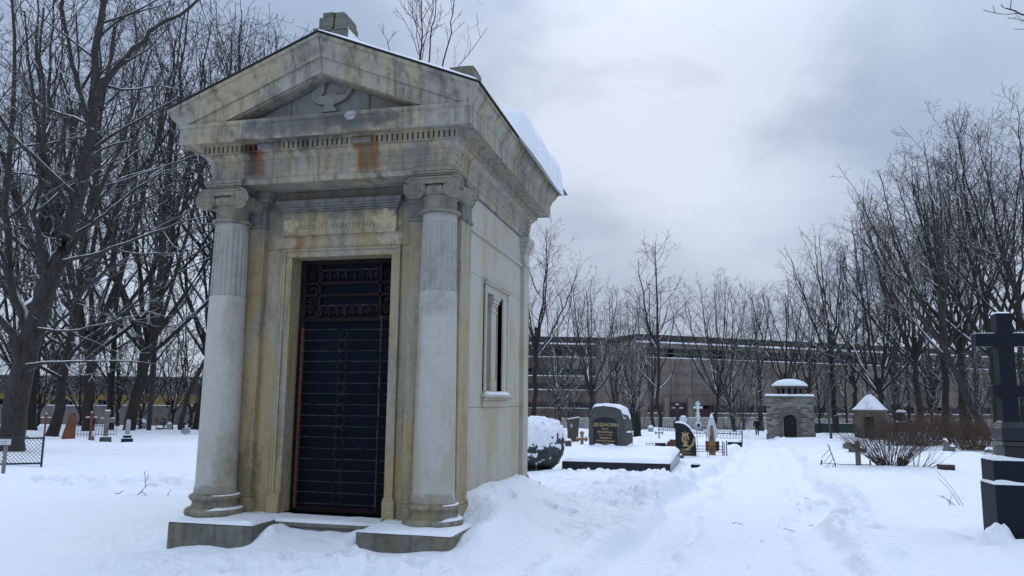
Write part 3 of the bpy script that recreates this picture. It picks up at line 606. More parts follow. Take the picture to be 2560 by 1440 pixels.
part('snow_cover', snow_pad(snow_pad(MB(), -.015, .185, -.0, .54, 6.30, .02, 1, 8, 8), -.19, .10, .05, .42, 6.54, .02, 4, 8, 8).add([(.187, .02, 6.0), (.187, .55, 6.0), (.187, .55, 6.29), (.187, .02, 6.29)], [(0, 1, 2, 3)]), snow, acp)
for sx in (-1, 1):
    cb = part('corner_block', MB().box(*sorted((sx*1.56, sx*1.86)), .02, .40, 5.2, 5.63), st_block, mau, bev=.012)
    part('snow_cover', snow_pad(MB(), *sorted((sx*1.56, sx*1.86)), .02, .40, 5.63, .03, 4, 8, 8), snow, cb)
# cracks and open joints
ck = MB().tube([(1.01, -.425, 5.60), (1.0, -.41, 5.55), (1.012, -.37, 5.47), (.99, -.325, 5.39), (.985, -.302, 5.32), (1.0, -.30, 5.22), (.985, -.30, 5.15)], [.006, .005, .007, .006, .007, .006, .005], 5)
ck.tube([(.0, -.422, 6.03), (.01, -.39, 5.93), (.0, -.33, 5.82), (.0, -.30, 5.74), (.006, -.292, 5.60)], .004, 5)
ck.tube([(-1.62, -.42, 5.37), (-1.60, -.37, 5.27), (-1.57, -.32, 5.2)], .004, 5)
ck.tube([(1.20, -.305, 5.0), (1.205, -.303, 4.8)], .004, 5); ck.tube([(.10, -.305, 5.0), (.11, -.303, 4.8)], .003, 5); ck.tube([(-1.02, -.305, 5.0), (-1.05, -.303, 4.8)], .003, 5)
part('cracks', ck, ink, mau)
# ---------------------------------------------------------------- graves and small things
def sc(k): return PL[k][2]/F
def face(p, j=0.): return -math.atan2(p[0], p[1])+j
def cap(mb, x0, x1, y0, y1, z, th, seed=1): return snow_pad(mb, x0, x1, y0, y1, z-.004, th, seed, 9, 6, .5)
def cross_mb(h, aw, t, az, at_, vw, lower=None, top=None):
    mb = MB().box(-vw/2, vw/2, -t/2, t/2, -.3, h).box(-aw/2, aw/2, -t/2+.006, t/2-.006, az-at_/2, az+at_/2)
    for z, w, hh in [q for q in (lower, top) if q]: mb.box(-w/2, w/2, -t/2+.006, t/2-.006, z-hh/2, z+hh/2)
    return mb
def trefoil_mb(h, aw, t, az, w, lobe):
    mb = MB().box(-w/2, w/2, -t/2, t/2, -.3, h).box(-aw/2, aw/2, -t/2+.005, t/2-.005, az-w/2, az+w/2); k = 0
    for cx, cz, dx, dz in ((aw/2, az, 1, 0), (-aw/2, az, -1, 0), (0, h, 0, 1)):
        for a, b in ((0, 0), (-1, 1), (-1, -1)):
            x = cx+a*dx*lobe*.55+b*dz*lobe*.75; z = cz+a*dz*lobe*.55+b*dx*lobe*.75; k += 1; tt = t/2-.004-.0015*k
            mb.prism([(x+lobe*.62*cos(q), z+lobe*.62*sin(q)) for q in np.linspace(0, 2*pi, 11)[:-1]], -tt, tt)
    return mb
def grave(key, name, label, cat, group=None, j=0., rz=None):
    p = POS[key]; return thing(name, label, cat, p, face(p, j) if rz is None else rz, group)
def snowy_arms(root, h, aw, t, az, at_, vw, par=None, th=.045):
    mb = MB(); cap(mb, -vw/2, vw/2, -t/2, t/2, h, th, 1); cap(mb, -aw/2, -vw/2, -t/2, t/2, az+at_/2, th*.85, 2); cap(mb, vw/2, aw/2, -t/2, t/2, az+at_/2, th*.85, 3)
    part('snow_cover', mb, snow, par or root)
# left: sign, lattice fence, crosses
g = grave('sign', 'signpost', 'little white sign board on a thin grey post at the left edge', 'sign', rz=.5)
q = part('post', MB().box(-.035, .035, -.02, .02, -.3, .70), concrete, g)
b = part('board', MB().box(-.17, .10, -.05, -.022, .66, .80), whitest, g, bev=.004)
part('frame', MB().box(-.175, .105, -.055, -.021, .655, .665).box(-.175, .105, -.055, -.021, .795, .805), black_iron, b)
part('notice_lines', MB().box(-.13, .06, -.052, -.05, .735, .742).box(-.08, .03, -.052, -.05, .70, .706), iron_grey, b)
p0 = POS['meshfence']; p1 = P(-330, 1172, 20.5)
g = thing('lattice_fence', 'low black iron fence panel with diamond lattice at the left edge', 'fence', p0, 0)
dv = Vector(p1-p0); L = dv.length; ux = dv.normalized()
def fl(a, z, o=0): return (ux.x*a-ux.y*o, ux.y*a+ux.x*o, ux.z*a+z)
part('post', MB().tube([fl(0, -.15), fl(0, .76)], .028, 8), black_iron, g)
part('rail', MB().tube([fl(0, .73), fl(L, .73)], .026, 8), black_iron, g); part('rail', MB().tube([fl(0, .06), fl(L, .06)], .026, 8), black_iron, g)
lt = MB(); n = int((L+.7)/.1)
for i in range(n):
    for sgn in (1, -1):
        a0 = i*.1-.67 if sgn > 0 else i*.1; z0_, z1_ = .06, .73; pts = []
        for k in (0, 1):
            a = a0+sgn*.67*k; z = z0_+.67*k; pts.append([a, z])
        (a, z), (b_, w) = pts
        if max(a, b_) < 0 or min(a, b_) > L: continue
        if a < 0: z += (0-a)/(b_-a)*(w-z); a = 0
        if b_ < 0: w = z+(0-a)/(b_-a)*(w-z); b_ = 0
        lt.tube([fl(a, z, .004*sgn), fl(b_, w, .004*sgn)], .006, 4, False)
part('lattice', lt, black_iron, g)
g = grave('postcross', 'grave_cross', 'small rusty cross with snow on its rounded arms just behind the lattice fence', 'cross')
o = part('cross', trefoil_mb(1.22, .42, .07, 1.0, .09, .06), redrust, g); snowy_arms(g, 1.26, .5, .06, 1.02, .1, .1)
g = grave('obelisk', 'obelisk_marker', 'red brown tapering sheet metal obelisk leaning slightly, standing in deep snow', 'grave marker')
part('body', MB().add([(-.40, -.2, -.3), (.36, -.2, -.3), (.36, .25, -.3), (-.40, .25, -.3), (-.0, -.06, 1.40), (.34, -.06, 1.38), (.34, .15, 1.38), (.0, .15, 1.40)], [(3, 2, 1, 0), (4, 5, 6, 7), (0, 1, 5, 4), (1, 2, 6, 5), (2, 3, 7, 6), (3, 0, 4, 7)]), redrust, g, bev=.01)
part('stub', MB().box(.12, .28, .0, .1, 1.38, 1.44), iron, g)
g = grave('rustcross', 'grave_cross', 'tall narrow rust brown cross with a snowy bar, right of the red obelisk', 'cross')
part('cross', cross_mb(1.44, .56, .08, 1.16, .06, .13).box(-.05, .16, -.05, .05, .62, .72), redrust, g, bev=.006); part('foot', MB().box(-.03, .24, -.12, .12, -.2, .24, .03, .03), concrete, g, bev=.01); snowy_arms(g, 1.44, .56, .07, 1.16, .06, .12)
g = grave('stonecross', 'grave_cross', 'worn grey stone cross with short rounded arms on a sloping grey base', 'cross')
part('base', MB().box(-.32, .32, -.22, .22, -.3, .30, .06, .05), granite_green, g, bev=.02)
part('cross', MB().xf(lambda *a: a).box(-.12, .10, -.09, .09, .28, 1.6).box(-.34, .36, -.08, .08, 1.0, 1.22).box(-.16, .15, -.085, .085, 1.42, 1.6).box(-.38, -.28, -.085, .085, .97, 1.25).box(.28, .40, -.085, .085, .97, 1.25), oldconc, g, bev=.03)
snowy_arms(g, 1.6, .76, .16, 1.12, .22, .26); part('snow_cover', cap(MB(), -.27, .27, -.18, .18, .30, .04, 3), snow, g)
g = grave('brokencol', 'broken_column', 'grey broken column stump on a stepped black plinth', 'grave marker')
part('plinth', MB().box(-.30, .30, -.3, .3, -.3, .22, .04, .04).box(-.18, .18, -.18, .18, .221, .32).box(-.22, .22, -.22, .22, .321, .37), granite, g, bev=.01)
part('shaft', MB().lathe([(.14, .37), (.125, .42), (.115, .7), (.105, 1.13), (.02, 1.15)], 16), graymar, g); part('snow_cover', snow_pad(cap(MB(), -.25, .25, -.25, .0, .22, .03, 3), -.2, .2, -.2, .2, .37, .035, 2, 8, 8), snow, g)
def railing(key, name, label, w, h, n, mat, scroll=False, rz=None, ends=False, group=None, cat='fence'):
    g = grave(key, name, label, cat, group, rz=rz); mb = MB(); r = .012*max(1, PL[key][2]/35)
    part('rails', MB().box(-w/2, w/2, -.012, .012, h*.82, h*.82+.03).box(-w/2, w/2, -.012, .012, h*.18, h*.18+.03), mat, g)
    for i in range(n+1):
        x = -w/2+w*i/n; mb.tube([(x, 0, -.2), (x, 0, h*(.95 if i % 2 else 1.02))], r, 5); mb.lathe([(r*.8, h), (r*1.9, h*1.03), (.001, h*1.1)], 6, x, 0) if not i % 2 else None
        if scroll and i < n:
            xc = x+w/n/2; rr = w/n*.36
            for s_ in (-1, 1): mb.tube([(xc+s_*(rr*.15+rr*.8*(1-k/16)*sin(k*.42)+.0), 0, h*.35+h*.38*k/16+rr*.2*cos(k*.42)) for k in range(17)], r*.65, 4)
    part('bars', mb, mat, g)
    if ends: part('end_post', MB().box(w/2-.03, w/2+.03, -.03, .03, -.2, h*1.15), mat, g, bev=.005)
    return g
railing('railing', 'grave_railing', 'black spiked grave railing behind the red obelisk and grey cross', 2.7, .85, 15, black_iron, rz=.35)
g = grave('blackcross', 'grave_cross', 'plain black cross left of the thick snow streaked trunk, in front of the concrete wall', 'cross'); part('cross', cross_mb(1.32, .68, .1, .95, .13, .17), black_iron, g); snowy_arms(g, 1.32, .68, .1, .95, .13, .17)
g = grave('trefoil', 'grave_cross', 'tall ornate old cross with three lobed ends before the concrete wall', 'cross'); part('cross', trefoil_mb(1.72, .55, .12, 1.35, .15, .11), oldconc, g)
g = grave('capstone', 'rounded_gravestone', 'rounded gravestone under a tall white snow cap', 'gravestone'); part('stone', MB().lathe([(.28, -.2), (.3, .3), (.25, .42), (.02, .44)], 14), graymar, g, bev=.01)
part('snow_cover', MB().lathe([(.30, .38), (.28, .5), (.2, .64), (.09, .73), (.001, .75)], 14), snow, g)
g = grave('palecross', 'grave_cross', 'small pale brown cross close to the concrete wall', 'cross'); part('cross', trefoil_mb(1.1, .3, .08, .82, .09, .06), redrust, g)
g = grave('darkcross', 'grave_cross', 'wide armed weathered dark stone cross beside the leaning snowy trunk', 'cross'); part('cross', trefoil_mb(1.05, .66, .14, .6, .18, .13), granite_green, g, bev=.01); snowy_arms(g, 1.08, .66, .12, .62, .2, .2)
g = grave('plate', 'grave_slab', 'low dark slab with snow on top in front of the wide armed cross', 'grave slab'); part('slab', MB().box(-.42, .4, -.2, .2, -.2, .14), granite, g, bev=.01); part('snow_cover', cap(MB(), -.42, .4, -.2, .2, .14, .06, 3), snow, g)
g = grave('whitestele', 'headstone', 'short white headstone with a pointed snow cap', 'gravestone'); part('stone', MB().prism([(-.22, -.2), (.24, -.2), (.22, .5), (.02, .62), (-.2, .5)], -.1, .1), graymar, g, bev=.01); part('snow_cover', MB().prism([(-.22, .48), (.25, .48), (.06, .72), (-.05, .70)], -.11, .11), snow, g, bev=.03)
g = grave('greencross', 'grave_cross', 'dark green iron cross with three bars behind the leaning snowy trunk', 'cross'); part('cross', cross_mb(1.6, .56, .08, 1.2, .1, .12, (.7, .36, .08), (1.42, .3, .08)), greenp, g, bev=.01)
g = grave('farcross', 'grave_cross', 'brown wooden cross just right of the leaning snowy trunk', 'cross'); part('cross', cross_mb(1.0, .44, .08, .66, .1, .1), wood, g)
g = grave('darkstele', 'headstone', 'small dark brown upright headstone with a thin snow cap', 'gravestone'); part('stone', MB().box(-.18, .18, -.1, .1, -.2, .6, .01, .01), granite, g, bev=.01); part('snow_cover', cap(MB(), -.18, .18, -.1, .1, .6, .05, 3), snow, g)
g = grave('flatcross', 'grave_cross', 'squat grey cross with rounded arms, buried deep in snow near the left column', 'cross'); part('cross', trefoil_mb(.50, .50, .10, .29, .15, .13), graymar, g, bev=.01)
g = grave('ironcross', 'grave_cross', 'dark metal cross rising from the low railing by the left column', 'cross'); part('cross', cross_mb(.72, .4, .07, .42, .12, .1), black_iron, g)
railing('lowfence', 'grave_railing', 'low dark grave railing partly hidden by the left column', 1.7, .32, 8, black_iron)
railing('lowfence2', 'grave_railing', 'low dark grave railing around the snow capped rounded gravestone', 1.3, .4, 7, black_iron)
g = grave('greystone', 'headstone', 'grey headstone with dark cap peeking out right of the big trunk', 'gravestone'); part('stone', MB().box(-.11, .16, -.1, .1, -.2, .68), graymar, g, bev=.01); part('cap', MB().box(-.14, .19, -.13, .13, .681, .76, .05, .05), granite, g); part('foot', MB().box(-.2, .28, -.2, .2, -.2, .07), oldconc, g, bev=.02)
# boulder memorial
def rock(mb, rx, ry, rz, seed, zc, n=40, lump=.16):
    vs = []; m = n//2
    for j in range(m+1):
        for i in range(n):
            a = 2*pi*i/n; b = pi*j/m; x, y, z = sin(b)*cos(a), sin(b)*sin(a), cos(b); k = 1+lump*2*(f1(x*2+5, y*2+z*1.7, seed))+lump*.8*f1(x*6+3*z, y*6-2*z, seed+4)
            e = .88; sg = lambda v: math.copysign(abs(v)**e, v); vs.append((rx*sg(x)*k, ry*sg(y)*k, zc+rz*sg(z)*k))
    return mb.add(vs, [(j*n+i, (j+1)*n+i, (j+1)*n+(i+1) % n, j*n+(i+1) % n) for j in range(m) for i in range(n)])
def bsh(x, y, z): return (x*(1-.22*max(0, z-.9)-.25*max(0, .45-z)), y, min(z, 1.40-.22*max(0, x)+.05*f1(x*5, y*5, 9)))
g = grave('boulder', 'memorial_boulder', 'huge rough granite boulder plastered with snow, beside the mausoleum corner', 'boulder', rz=.15)
part('boulder', rock(MB(), .66, .62, .68, 3, .74, 72, .17).xf(bsh), boulder_m, g, 60)
rr_ = rock(MB(), .66, .62, .68, 3, .74, 150, .17).xf(bsh)
def bsn(x, y, z):
    m = min(1., max(0., (z-.50-.22*x-.35*f1(x*4, z*4, 12))/.25))*.66+1.5*f1(x*4+y*2, z*6, 21)+1.25*f1(x*15+y*5, z*13, 5)-.3*max(0, x-.15)+.55*max(0, z-1.05); k = .03*max(-1., min(1.2, (m-.28)*4)); d = Vector((x, y, z-.70)).normalized(); return (x+d.x*k, y+d.y*k, z+d.z*k+max(0, k)*1.2)
part('snow_cover', rr_.xf(bsn), snow, g, None).data.polygons.foreach_set('use_smooth', [True]*len(rr_.f))
part('plinth', MB().box(-.42, .30, -.5, .5, -.3, .075), granite, g, bev=.01)
g = grave('tiltstele', 'leaning_headstone', 'dark brown headstone with slanted snowy top and oval portrait, behind the boulder', 'gravestone')
part('stone', MB().prism([(-.26, -.3), (.22, -.3), (.31, .96), (-.24, .86)], -.09, .09), plain('brown_granite', (.085, .068, .058), (.05, .042, .038), 12, .6, .004), g, bev=.012)
part('snow_cover', MB().prism([(-.24, .86), (.31, .96), (.30, 1.0), (-.22, .90)], -.09, .09), snow, g, bev=.015)
part('portrait', MB().prism([(-.06+.065*cos(a), .58+.095*sin(a)) for a in np.linspace(0, 2*pi, 17)[:-1]], -.10, -.088), graymar, g)
g = grave('boxstone', 'grave_marker_block', 'small brown stone block with a thick snow pillow beside the boulder', 'stone block'); part('block', MB().box(-.13, .12, -.12, .12, -.2, .2), plain('brown_stone', (.14, .10, .085), None, 9, .9, .006), g, bev=.01); part('snow_cover', cap(MB(), -.14, .13, -.13, .13, .2, .11, 3), snow, g)
g = grave('browncross', 'grave_cross', 'varnished brown wooden cross with pointed ends left of the big black headstone', 'cross', j=.5); part('cross', trefoil_mb(.58, .5, .07, .28, .12, .085), wood_o, g, bev=.008); part('snow_cover', cap(MB(), -.28, .28, -.04, .04, .34, .05, 3), snow, g)
# big headstone with slab
g = grave('tomb', 'family_headstone', 'broad black and grey granite headstone with golden names and thick snow on top', 'gravestone', rz=-.21)
out = [(-.66, -.2), (-.66, .55), (-.62, .95), (-.56, 1.26), (-.46, 1.38), (-.1, 1.42), (.3, 1.38), (.52, 1.30), (.60, 1.12), (.645, .8), (.665, .3), (.68, -.2)]
tb = MB(); n = len(out)
for j, y in enumerate(np.linspace(0, .85, 6)):
    tb.v += [(x*(1+.05*f1(j*2, i, 3)*(j > 0)), y+(.05*f1(i, 3, 8) if j == 5 else 0), z-(.04*f1(i, j, 5)+.02*j if 3 < i < 9 and j else 0)) for i, (x, z) in enumerate(out)]
tb.f += [tuple(range(n)), tuple(range(6*n-1, 5*n-1, -1))]+[(j*n+i, (j+1)*n+i, (j+1)*n+(i+1) % n, j*n+(i+1) % n) for j in range(5) for i in range(n)]
tomb = part('stone', tb, granite_green, g, 30, bev=.012)
pn = part('inscription_panel', MB().prism([(-.49, .0), (.37, .0), (.37, .84)]+[(-.06+.43*cos(a), .84+.17*sin(a)) for a in np.linspace(.15, pi-.15, 11)]+[(-.49, .84)], -.012, .02), granite, g, bev=.004)
for k, (b_, sz, x, z) in enumerate((('ДУДАКОВЫ', .155, -.02, .70), ('Борис', .085, -.05, .585), ('Михайлович', .095, -.05, .475), ('17.VI.1932 - 19.IV.2002', .055, -.05, .385), ('Людмила', .095, -.05, .275), ('Константиновна', .085, -.05, .175), ('1938 - 2008', .055, -.05, .09))):
    part('lettering', text_mb(b_, sz, .002).xf(lambda a, b, c: (a+x, b-.0155, c+z)), gold, pn, None)
def topz(x): return float(np.interp(x, [-.66, -.62, -.56, -.46, -.1, .3, .52, .60, .66], [.80, .95, 1.26, 1.38, 1.42, 1.38, 1.30, 1.12, .7]))
sn = MB().grid(34, 12, lambda u, v: (-.60+1.22*u, -.03+.88*v, topz(-.60+1.22*u)-.03*v+(.11+.03*f1(u*6, v*3, 5))*(sqrt(max(0, 1-(2*abs(v-.5))**4)))*min(1, 9*min(u+.02, 1.02-u))-.02))
part('snow_cover', sn, snow, g); part('snow_cover', snow_pad(MB(), -.49, .37, -.12, -.01, .0, .12, 4, 18, 8, .9), snow, g)
part('rough_snow_patches', MB().add(*(lambda m: (m.v, m.f))(snow_pad(MB(), .64, .76, .1, .5, .5, .06, 4, 6, 8))).add(*(lambda m: (m.v, m.f))(snow_pad(MB(), .66, .80, .0, .8, -.02, .22, 4, 6, 8))), snow, g)
p = POS['slab']; g = thing('grave_slab', 'wide black grave plinth under a thick pillow of snow, before the golden lettered headstone', 'grave slab', p, 0)
qc = [P(1405, 1166, 22.2), P(1676, 1177, 21.6), P(1700, 1132, 27.6), P(1455, 1122, 27.8)]; q4 = [tuple(c[:2]-p[:2]) for c in qc]
zt = p[2]*0+(P(1676, 1160, 21.6)[2]-p[2])
part('plinth', MB().prismz(q4, -.5, zt), granite, g, bev=.01)
def slab_sn(u, v):
    a, b, c, d = [np.array(q) for q in q4]; xy = (a*(1-u)+b*u)*(1-v)+(d*(1-u)+c*u)*v; m = min(u, 1-u)*3; n_ = min(v*5, (1-v)*5)
    k = sqrt(max(0, 1-(1-min(1, m/.28))**2))*sqrt(max(0, 1-(1-min(1, n_/.45))**2))
    return (xy[0], xy[1], zt+.0+k*(.14+.05*sstep(.05, .45, v)+.06*f1(u*7, v*9, 6)-.10*exp(-((v-.27)/.07)**2)*(f1(u*11, 2, 7)+.5)))
part('snow_cover', MB().grid(60, 50, slab_sn), snow, g)
g = grave('thuja', 'thuja', 'narrow dark green cone shaped conifer behind the golden lettered headstone', 'conifer')
th = MB(); r_ = random.Random(3)
for i in range(2600):
    z = r_.random()**1.3*1.42; a = r_.random()*2*pi; rad = .25*(1-z/1.5)**.75*(.75+.3*r_.random())+.01; x, y = rad*cos(a), rad*sin(a); l = .05+.05*r_.random(); w = .012
    th.add([(x-w*sin(a), y+w*cos(a), z), (x+w*sin(a), y-w*cos(a), z), (x+.02*cos(a), y+.02*sin(a), z+l)], [(0, 1, 2)])
th.lathe([(.20, -.1), (.21, .3), (.15, .8), (.06, 1.25), (.005, 1.4)], 12)
part('foliage', th, thuja_m, g, None); part('trunk', MB().tube([(0, 0, -.2), (0, 0, .3)], .03), bark, g); part('snow_cover', snow_pad(MB(), -.1, .2, -.35, -.15, .0, .06, 4, 8, 8), snow, g)
g = grave('farblack', 'grave_cross', 'tall black cross with white snow on its arms, far behind', 'cross'); part('cross', cross_mb(1.75, .92, .2, 1.38, .18, .26), black_iron, g, bev=.01); snowy_arms(g, 1.75, .92, .2, 1.38, .18, .26)
part('base', MB().box(-.35, .35, -.3, .3, -.3, .5, .04, .04), granite, g, bev=.02)
g = grave('whitecross', 'marble_cross_monument', 'white marble three barred cross on a pedestal with a round portrait', 'cross'); s_ = sc('whitecross')
part('foot', MB().box(-.42, .42, -.3, .3, -.3, .18, .05, .05), granite, g, bev=.01)
pd = part('pedestal', MB().prism([(-.22, .18), (.22, .18), (.24, .62), (.17, .80), (.05, .86), (-.05, .86), (-.17, .80), (-.24, .62)], -.18, .18), whitest, g, bev=.02)
part('portrait', MB().prism([(.02+.12*cos(a), .53+.13*sin(a)) for a in np.linspace(0, 2*pi, 17)[:-1]], -.20, -.178), iron, pd)
part('cross', MB().box(-.10, .10, -.08, .08, .80, 2.42).box(-.36, .36, -.075, .075, 1.84, 2.02).box(-.19, .19, -.075, .075, 2.10, 2.30).box(-.18, .18, -.075, .075, 1.12, 1.32), whitest, g, bev=.015)
g = grave('whitesmall', 'grave_cross', 'short white stone cross top rising behind the black lyre headstone', 'cross'); part('cross', MB().box(-.13, .13, -.1, .1, -.3, .98).box(-.19, .20, -.09, .09, .72, .92), whitest, g, bev=.03); part('snow_cover', cap(MB(), -.14, .14, -.1, .1, .98, .06, 2), snow, g)
# lyre headstone
g = grave('lyre', 'lyre_headstone', 'black polished headstone with a slanting curved top and a golden lyre', 'gravestone', rz=-.05)
lo = [(-.40, -.3), (.40, -.3), (.395, .1), (.36, .75), (.28, .92), (.14, 1.14), (-.02, 1.26), (-.2, 1.31), (-.42, 1.32)]
part('stone', MB().prism(lo, -.09, .09), granite, g, bev=.01)
part('snow_cover', MB().grid(20, 8, lambda u, v: (lambda x: (x, -.10+.2*v, float(np.interp(x, [-.42, -.2, -.02, .14, .28, .36], [1.32, 1.31, 1.26, 1.14, .92, .75]))-.01+.075*sqrt(max(0, 1-(2*v-1)**4))*min(1, 8*min(u+.03, 1.03-u))))(-.42+.77*u)), snow, g)
ly = MB()
for s2 in (-1, 1):
    for r0 in (0, .03): ly.tube([(-.02+s2*(x-r0), -.095, z) for x, z in ((.03, .52), (.10, .57), (.135, .66), (.12, .76), (.09, .83), (.085, .90), (.12, .935), (.14, .905))], .013, 6)
    ly.tube([(-.02+s2*.025, -.095, .58), (-.02+s2*.025, -.095, .86)], .008, 5)
ly.tube([(-.02, -.095, .56), (-.02, -.095, .98)], .012, 6).box(-.14, .12, -.10, -.091, .40, .43).box(-.10, .08, -.10, -.091, .44, .47).box(-.06, .02, -.10, -.091, .48, .52).box(-.13, .09, -.10, -.091, .86, .885)
part('lyre', ly, gold, g)
lv = MB()
for i in range(11):
    t = i/10; x = .02+.30*sin(t*1.5); z = .24+.42*t**1.3; 
    for s2 in (-1, 1): lv.add([(x, -.093, z), (x+s2*.03, -.094, z+.03), (x+s2*.035+.01, -.093, z+.085), (x+s2*.006, -.092, z+.05)], [(0, 1, 2, 3)])
lv.tube([(-.22, -.093, .20), (.0, -.093, .27), (.16, -.093, .25), (.30, -.093, .42), (.31, -.093, .68)], .008, 5)
part('laurel_branch', lv, gold, g)
for b_, sz, x, z in (('народный артист', .052, .0, .155), ('России', .055, .0, .085), ('КОМПОЗИТОР', .06, .01, -.01), ('МАРТЫНОВ Р. Д.', .085, .02, -.125)):
    part('lettering', text_mb(b_, sz, .002).xf(lambda a, b, c: (a+x, b-.0925, c+z+.12)), gold, g, None)
part('plinth', MB().box(-.45, .45, -.3, .2, -.4, -.06), granite, g)
g = grave('brick', 'brick_ruin', 'stepped remnant of red brickwork left of the black lyre headstone', 'brickwork', rz=.1); bk = MB(); r_ = random.Random(4)
for row, (xa, xb) in enumerate(((-.30, .42), (-.30, .42), (-.28, .40), (-.22, .38), (-.20, .36), (-.14, .34), (-.05, .32), (-.02, .2))):
    x = xa+(row % 2)*.06
    while x < xb: bk.box(x, x+.118, -.1+r_.uniform(-.012, .012), .12, row*.078-.08, row*.078-.008); x += .126
part('bricks', bk, brickm, g, bev=.004); part('snow_cover', cap(cap(MB(), -.02, .2, -.1, .12, .545, .04, 3), .2, .42, -.14, -.06, .24, .04, 4), snow, g)
g = grave('brickbit', 'brick_ledge', 'small red brick ledge at the foot of the black lyre headstone', 'brickwork', rz=0); part('ledge', MB().box(-.17, .15, -.12, .2, -.2, .08).box(-.12, .17, -.10, .2, .0801, .11), brickm, g, bev=.01); part('snow_cover', cap(MB(), -.18, .10, -.1, .2, .11, .05, 3), snow, g)
g = grave('blackslab', 'grave_slab', 'dark kerb stone with short spiked rail left of the red brickwork', 'grave slab', rz=.2); part('kerb', MB().box(-.12, .32, -.1, .1, -.2, .18), granite, g, bev=.01)
part('spiked_rail', MB().box(-.5, -.13, -.008, .008, .06, .085).box(-.5, -.48, -.01, .01, -.1, .2).box(-.36, -.345, -.01, .01, -.1, .22).box(-.24, -.225, -.01, .01, -.1, .26).box(-.5, -.13, -.008, .008, .14, .155), black_iron, g)
g = grave('smalltre', 'grave_cross', 'little grey cross with clover ends in the snow behind the red brickwork', 'cross'); part('cross', trefoil_mb(.58, .40, .06, .36, .07, .06), graymar, g); part('foot', MB().box(-.09, .09, -.06, .06, -.1, .10, .02, .01), graymar, g, bev=.01)
g = grave('lantern', 'grave_marker_block', 'small pale lantern shaped stone under a snow cap near the thuja', 'gravestone'); part('stone', MB().lathe([(.17, -.1), (.19, .1), (.19, .26), (.12, .36), (.01, .38)], 10), graymar, g); part('snow_cover', MB().lathe([(.2, .28), (.17, .36), (.08, .44), (.001, .46)], 10), snow, g)
railing('lattice', 'grave_railing', 'dark lattice grave railing in the distance left of the lyre headstone', 1.15, .5, 8, black_iron, True)
railing('cross_fence', 'grave_railing', 'distant dark grave railing with small crosses behind the white marble cross', 3.1, .6, 16, black_iron, True)
railing('scroll', 'grave_railing', 'black wrought iron scroll railing ending at the path', 2.5, .55, 8, black_iron, True, ends=True)
g = grave('kerb', 'kerb_stone', 'low dark kerb stone by the path under snow', 'kerb', rz=.05); part('stone', MB().box(-.36, .32, -.12, .12, -.2, .10), granite_grey, g, bev=.01); part('snow_cover', cap(MB(), -.36, .32, -.12, .12, .10, .06, 3), snow, g)
g = grave('tear', 'teardrop_monument', 'white drop shaped stone with a slim carved wooden figure standing in front', 'grave marker', rz=-.02)
dr = [(0, 1.68), (.05, 1.62), (.10, 1.48), (.17, 1.25), (.21, 1.02), (.205, .85), (.16, .68), (.10, .55), (.05, .45)]
part('drop', MB().prism([(x, z) for x, z in dr]+[(-x, z) for x, z in dr[:0:-1]]+[], .05, .13), whitest, g, bev=.03); part('foot', MB().box(-.08, .08, .04, .14, -.2, .5), whitest, g)
fg = part('wooden_figure', MB().add([(-.16, -.06, -.2), (.16, -.06, -.2), (.16, .06, -.2), (-.16, .06, -.2), (-.06, -.05, 1.1), (.06, -.05, 1.1), (.06, .05, 1.1), (-.06, .05, 1.1)], [(3, 2, 1, 0), (4, 5, 6, 7), (0, 1, 5, 4), (1, 2, 6, 5), (2, 3, 7, 6), (3, 0, 4, 7)]).lathe([(.02, 1.10), (.045, 1.14), (.05, 1.2), (.035, 1.25), (.001, 1.27)], 10), wood_o, g, bev=.02)
part('carved_cape', MB().tube([(-.10, -.07, .62), (.02, -.075, .85), (.07, -.06, 1.0)], .018, 6).tube([(.02, -.075, .78), (.11, -.075, .55)], .016, 6).tube([(-.12, -.075, .1), (.0, -.08, .35), (.12, -.075, .2)], .014, 6), wood, fg)
part('snow_cover', MB().lathe([(.07, 1.56), (.055, 1.66), (.02, 1.72), (.001, 1.73)], 10, 0, .09), snow, g)
g = grave('plaque', 'grave_plaque', 'low red brown plaque with dark border behind the drop shaped stone', 'gravestone', rz=-.15); part('stone', MB().box(-.32, .28, 0, .12, -.3, .46), granite_grey, g, bev=.015); part('panel', MB().box(-.30, .18, -.015, -.001, .0, .43), redrust, g); part('snow_cover', cap(MB(), -.32, .28, 0, .12, .46, .05, 3), snow, g)
g = grave('nearfence', 'grave_railing', 'rusty two rail fence with two brown posts beside the wooden figure', 'fence', rz=.02)
part('rails', MB().box(-.62, .40, -.012, .012, .38, .40).box(-.62, .45, -.012, .012, .26, .28).box(-.62, .45, -.012, .012, .165, .185), iron, g)
nb = MB()
for x in np.linspace(-.58, .36, 9): nb.tube([(x, 0, .16), (x, 0, .40)], .006, 4)
for x in (-.56, -.2): nb.tube([(x+.04, 0, -.1), (x, 0, .95)], .009, 5)
part('bars', nb, iron, g)
for x, h in ((.41, .60), (.47, .56), (.56, .63)): part('post', MB().box(x-.02, x+.02, -.02, .02, -.2, h), redrust if x < .5 else iron, g, bev=.004)
g = grave('smallblock', 'grave_marker_block', 'small dark granite block under a snow pillow before the lyre headstone', 'stone block', rz=-.15); part('block', MB().box(-.12, .13, -.12, .14, -.3, .10), granite_grey, g, bev=.008); part('snow_cover', cap(MB(), -.125, .135, -.125, .145, .10, .07, 3), snow, g)
g = grave('pathcross', 'grave_cross', 'dark cross right of the walking person', 'cross'); part('cross', cross_mb(1.15, .55, .1, .82, .12, .13), granite_green, g)
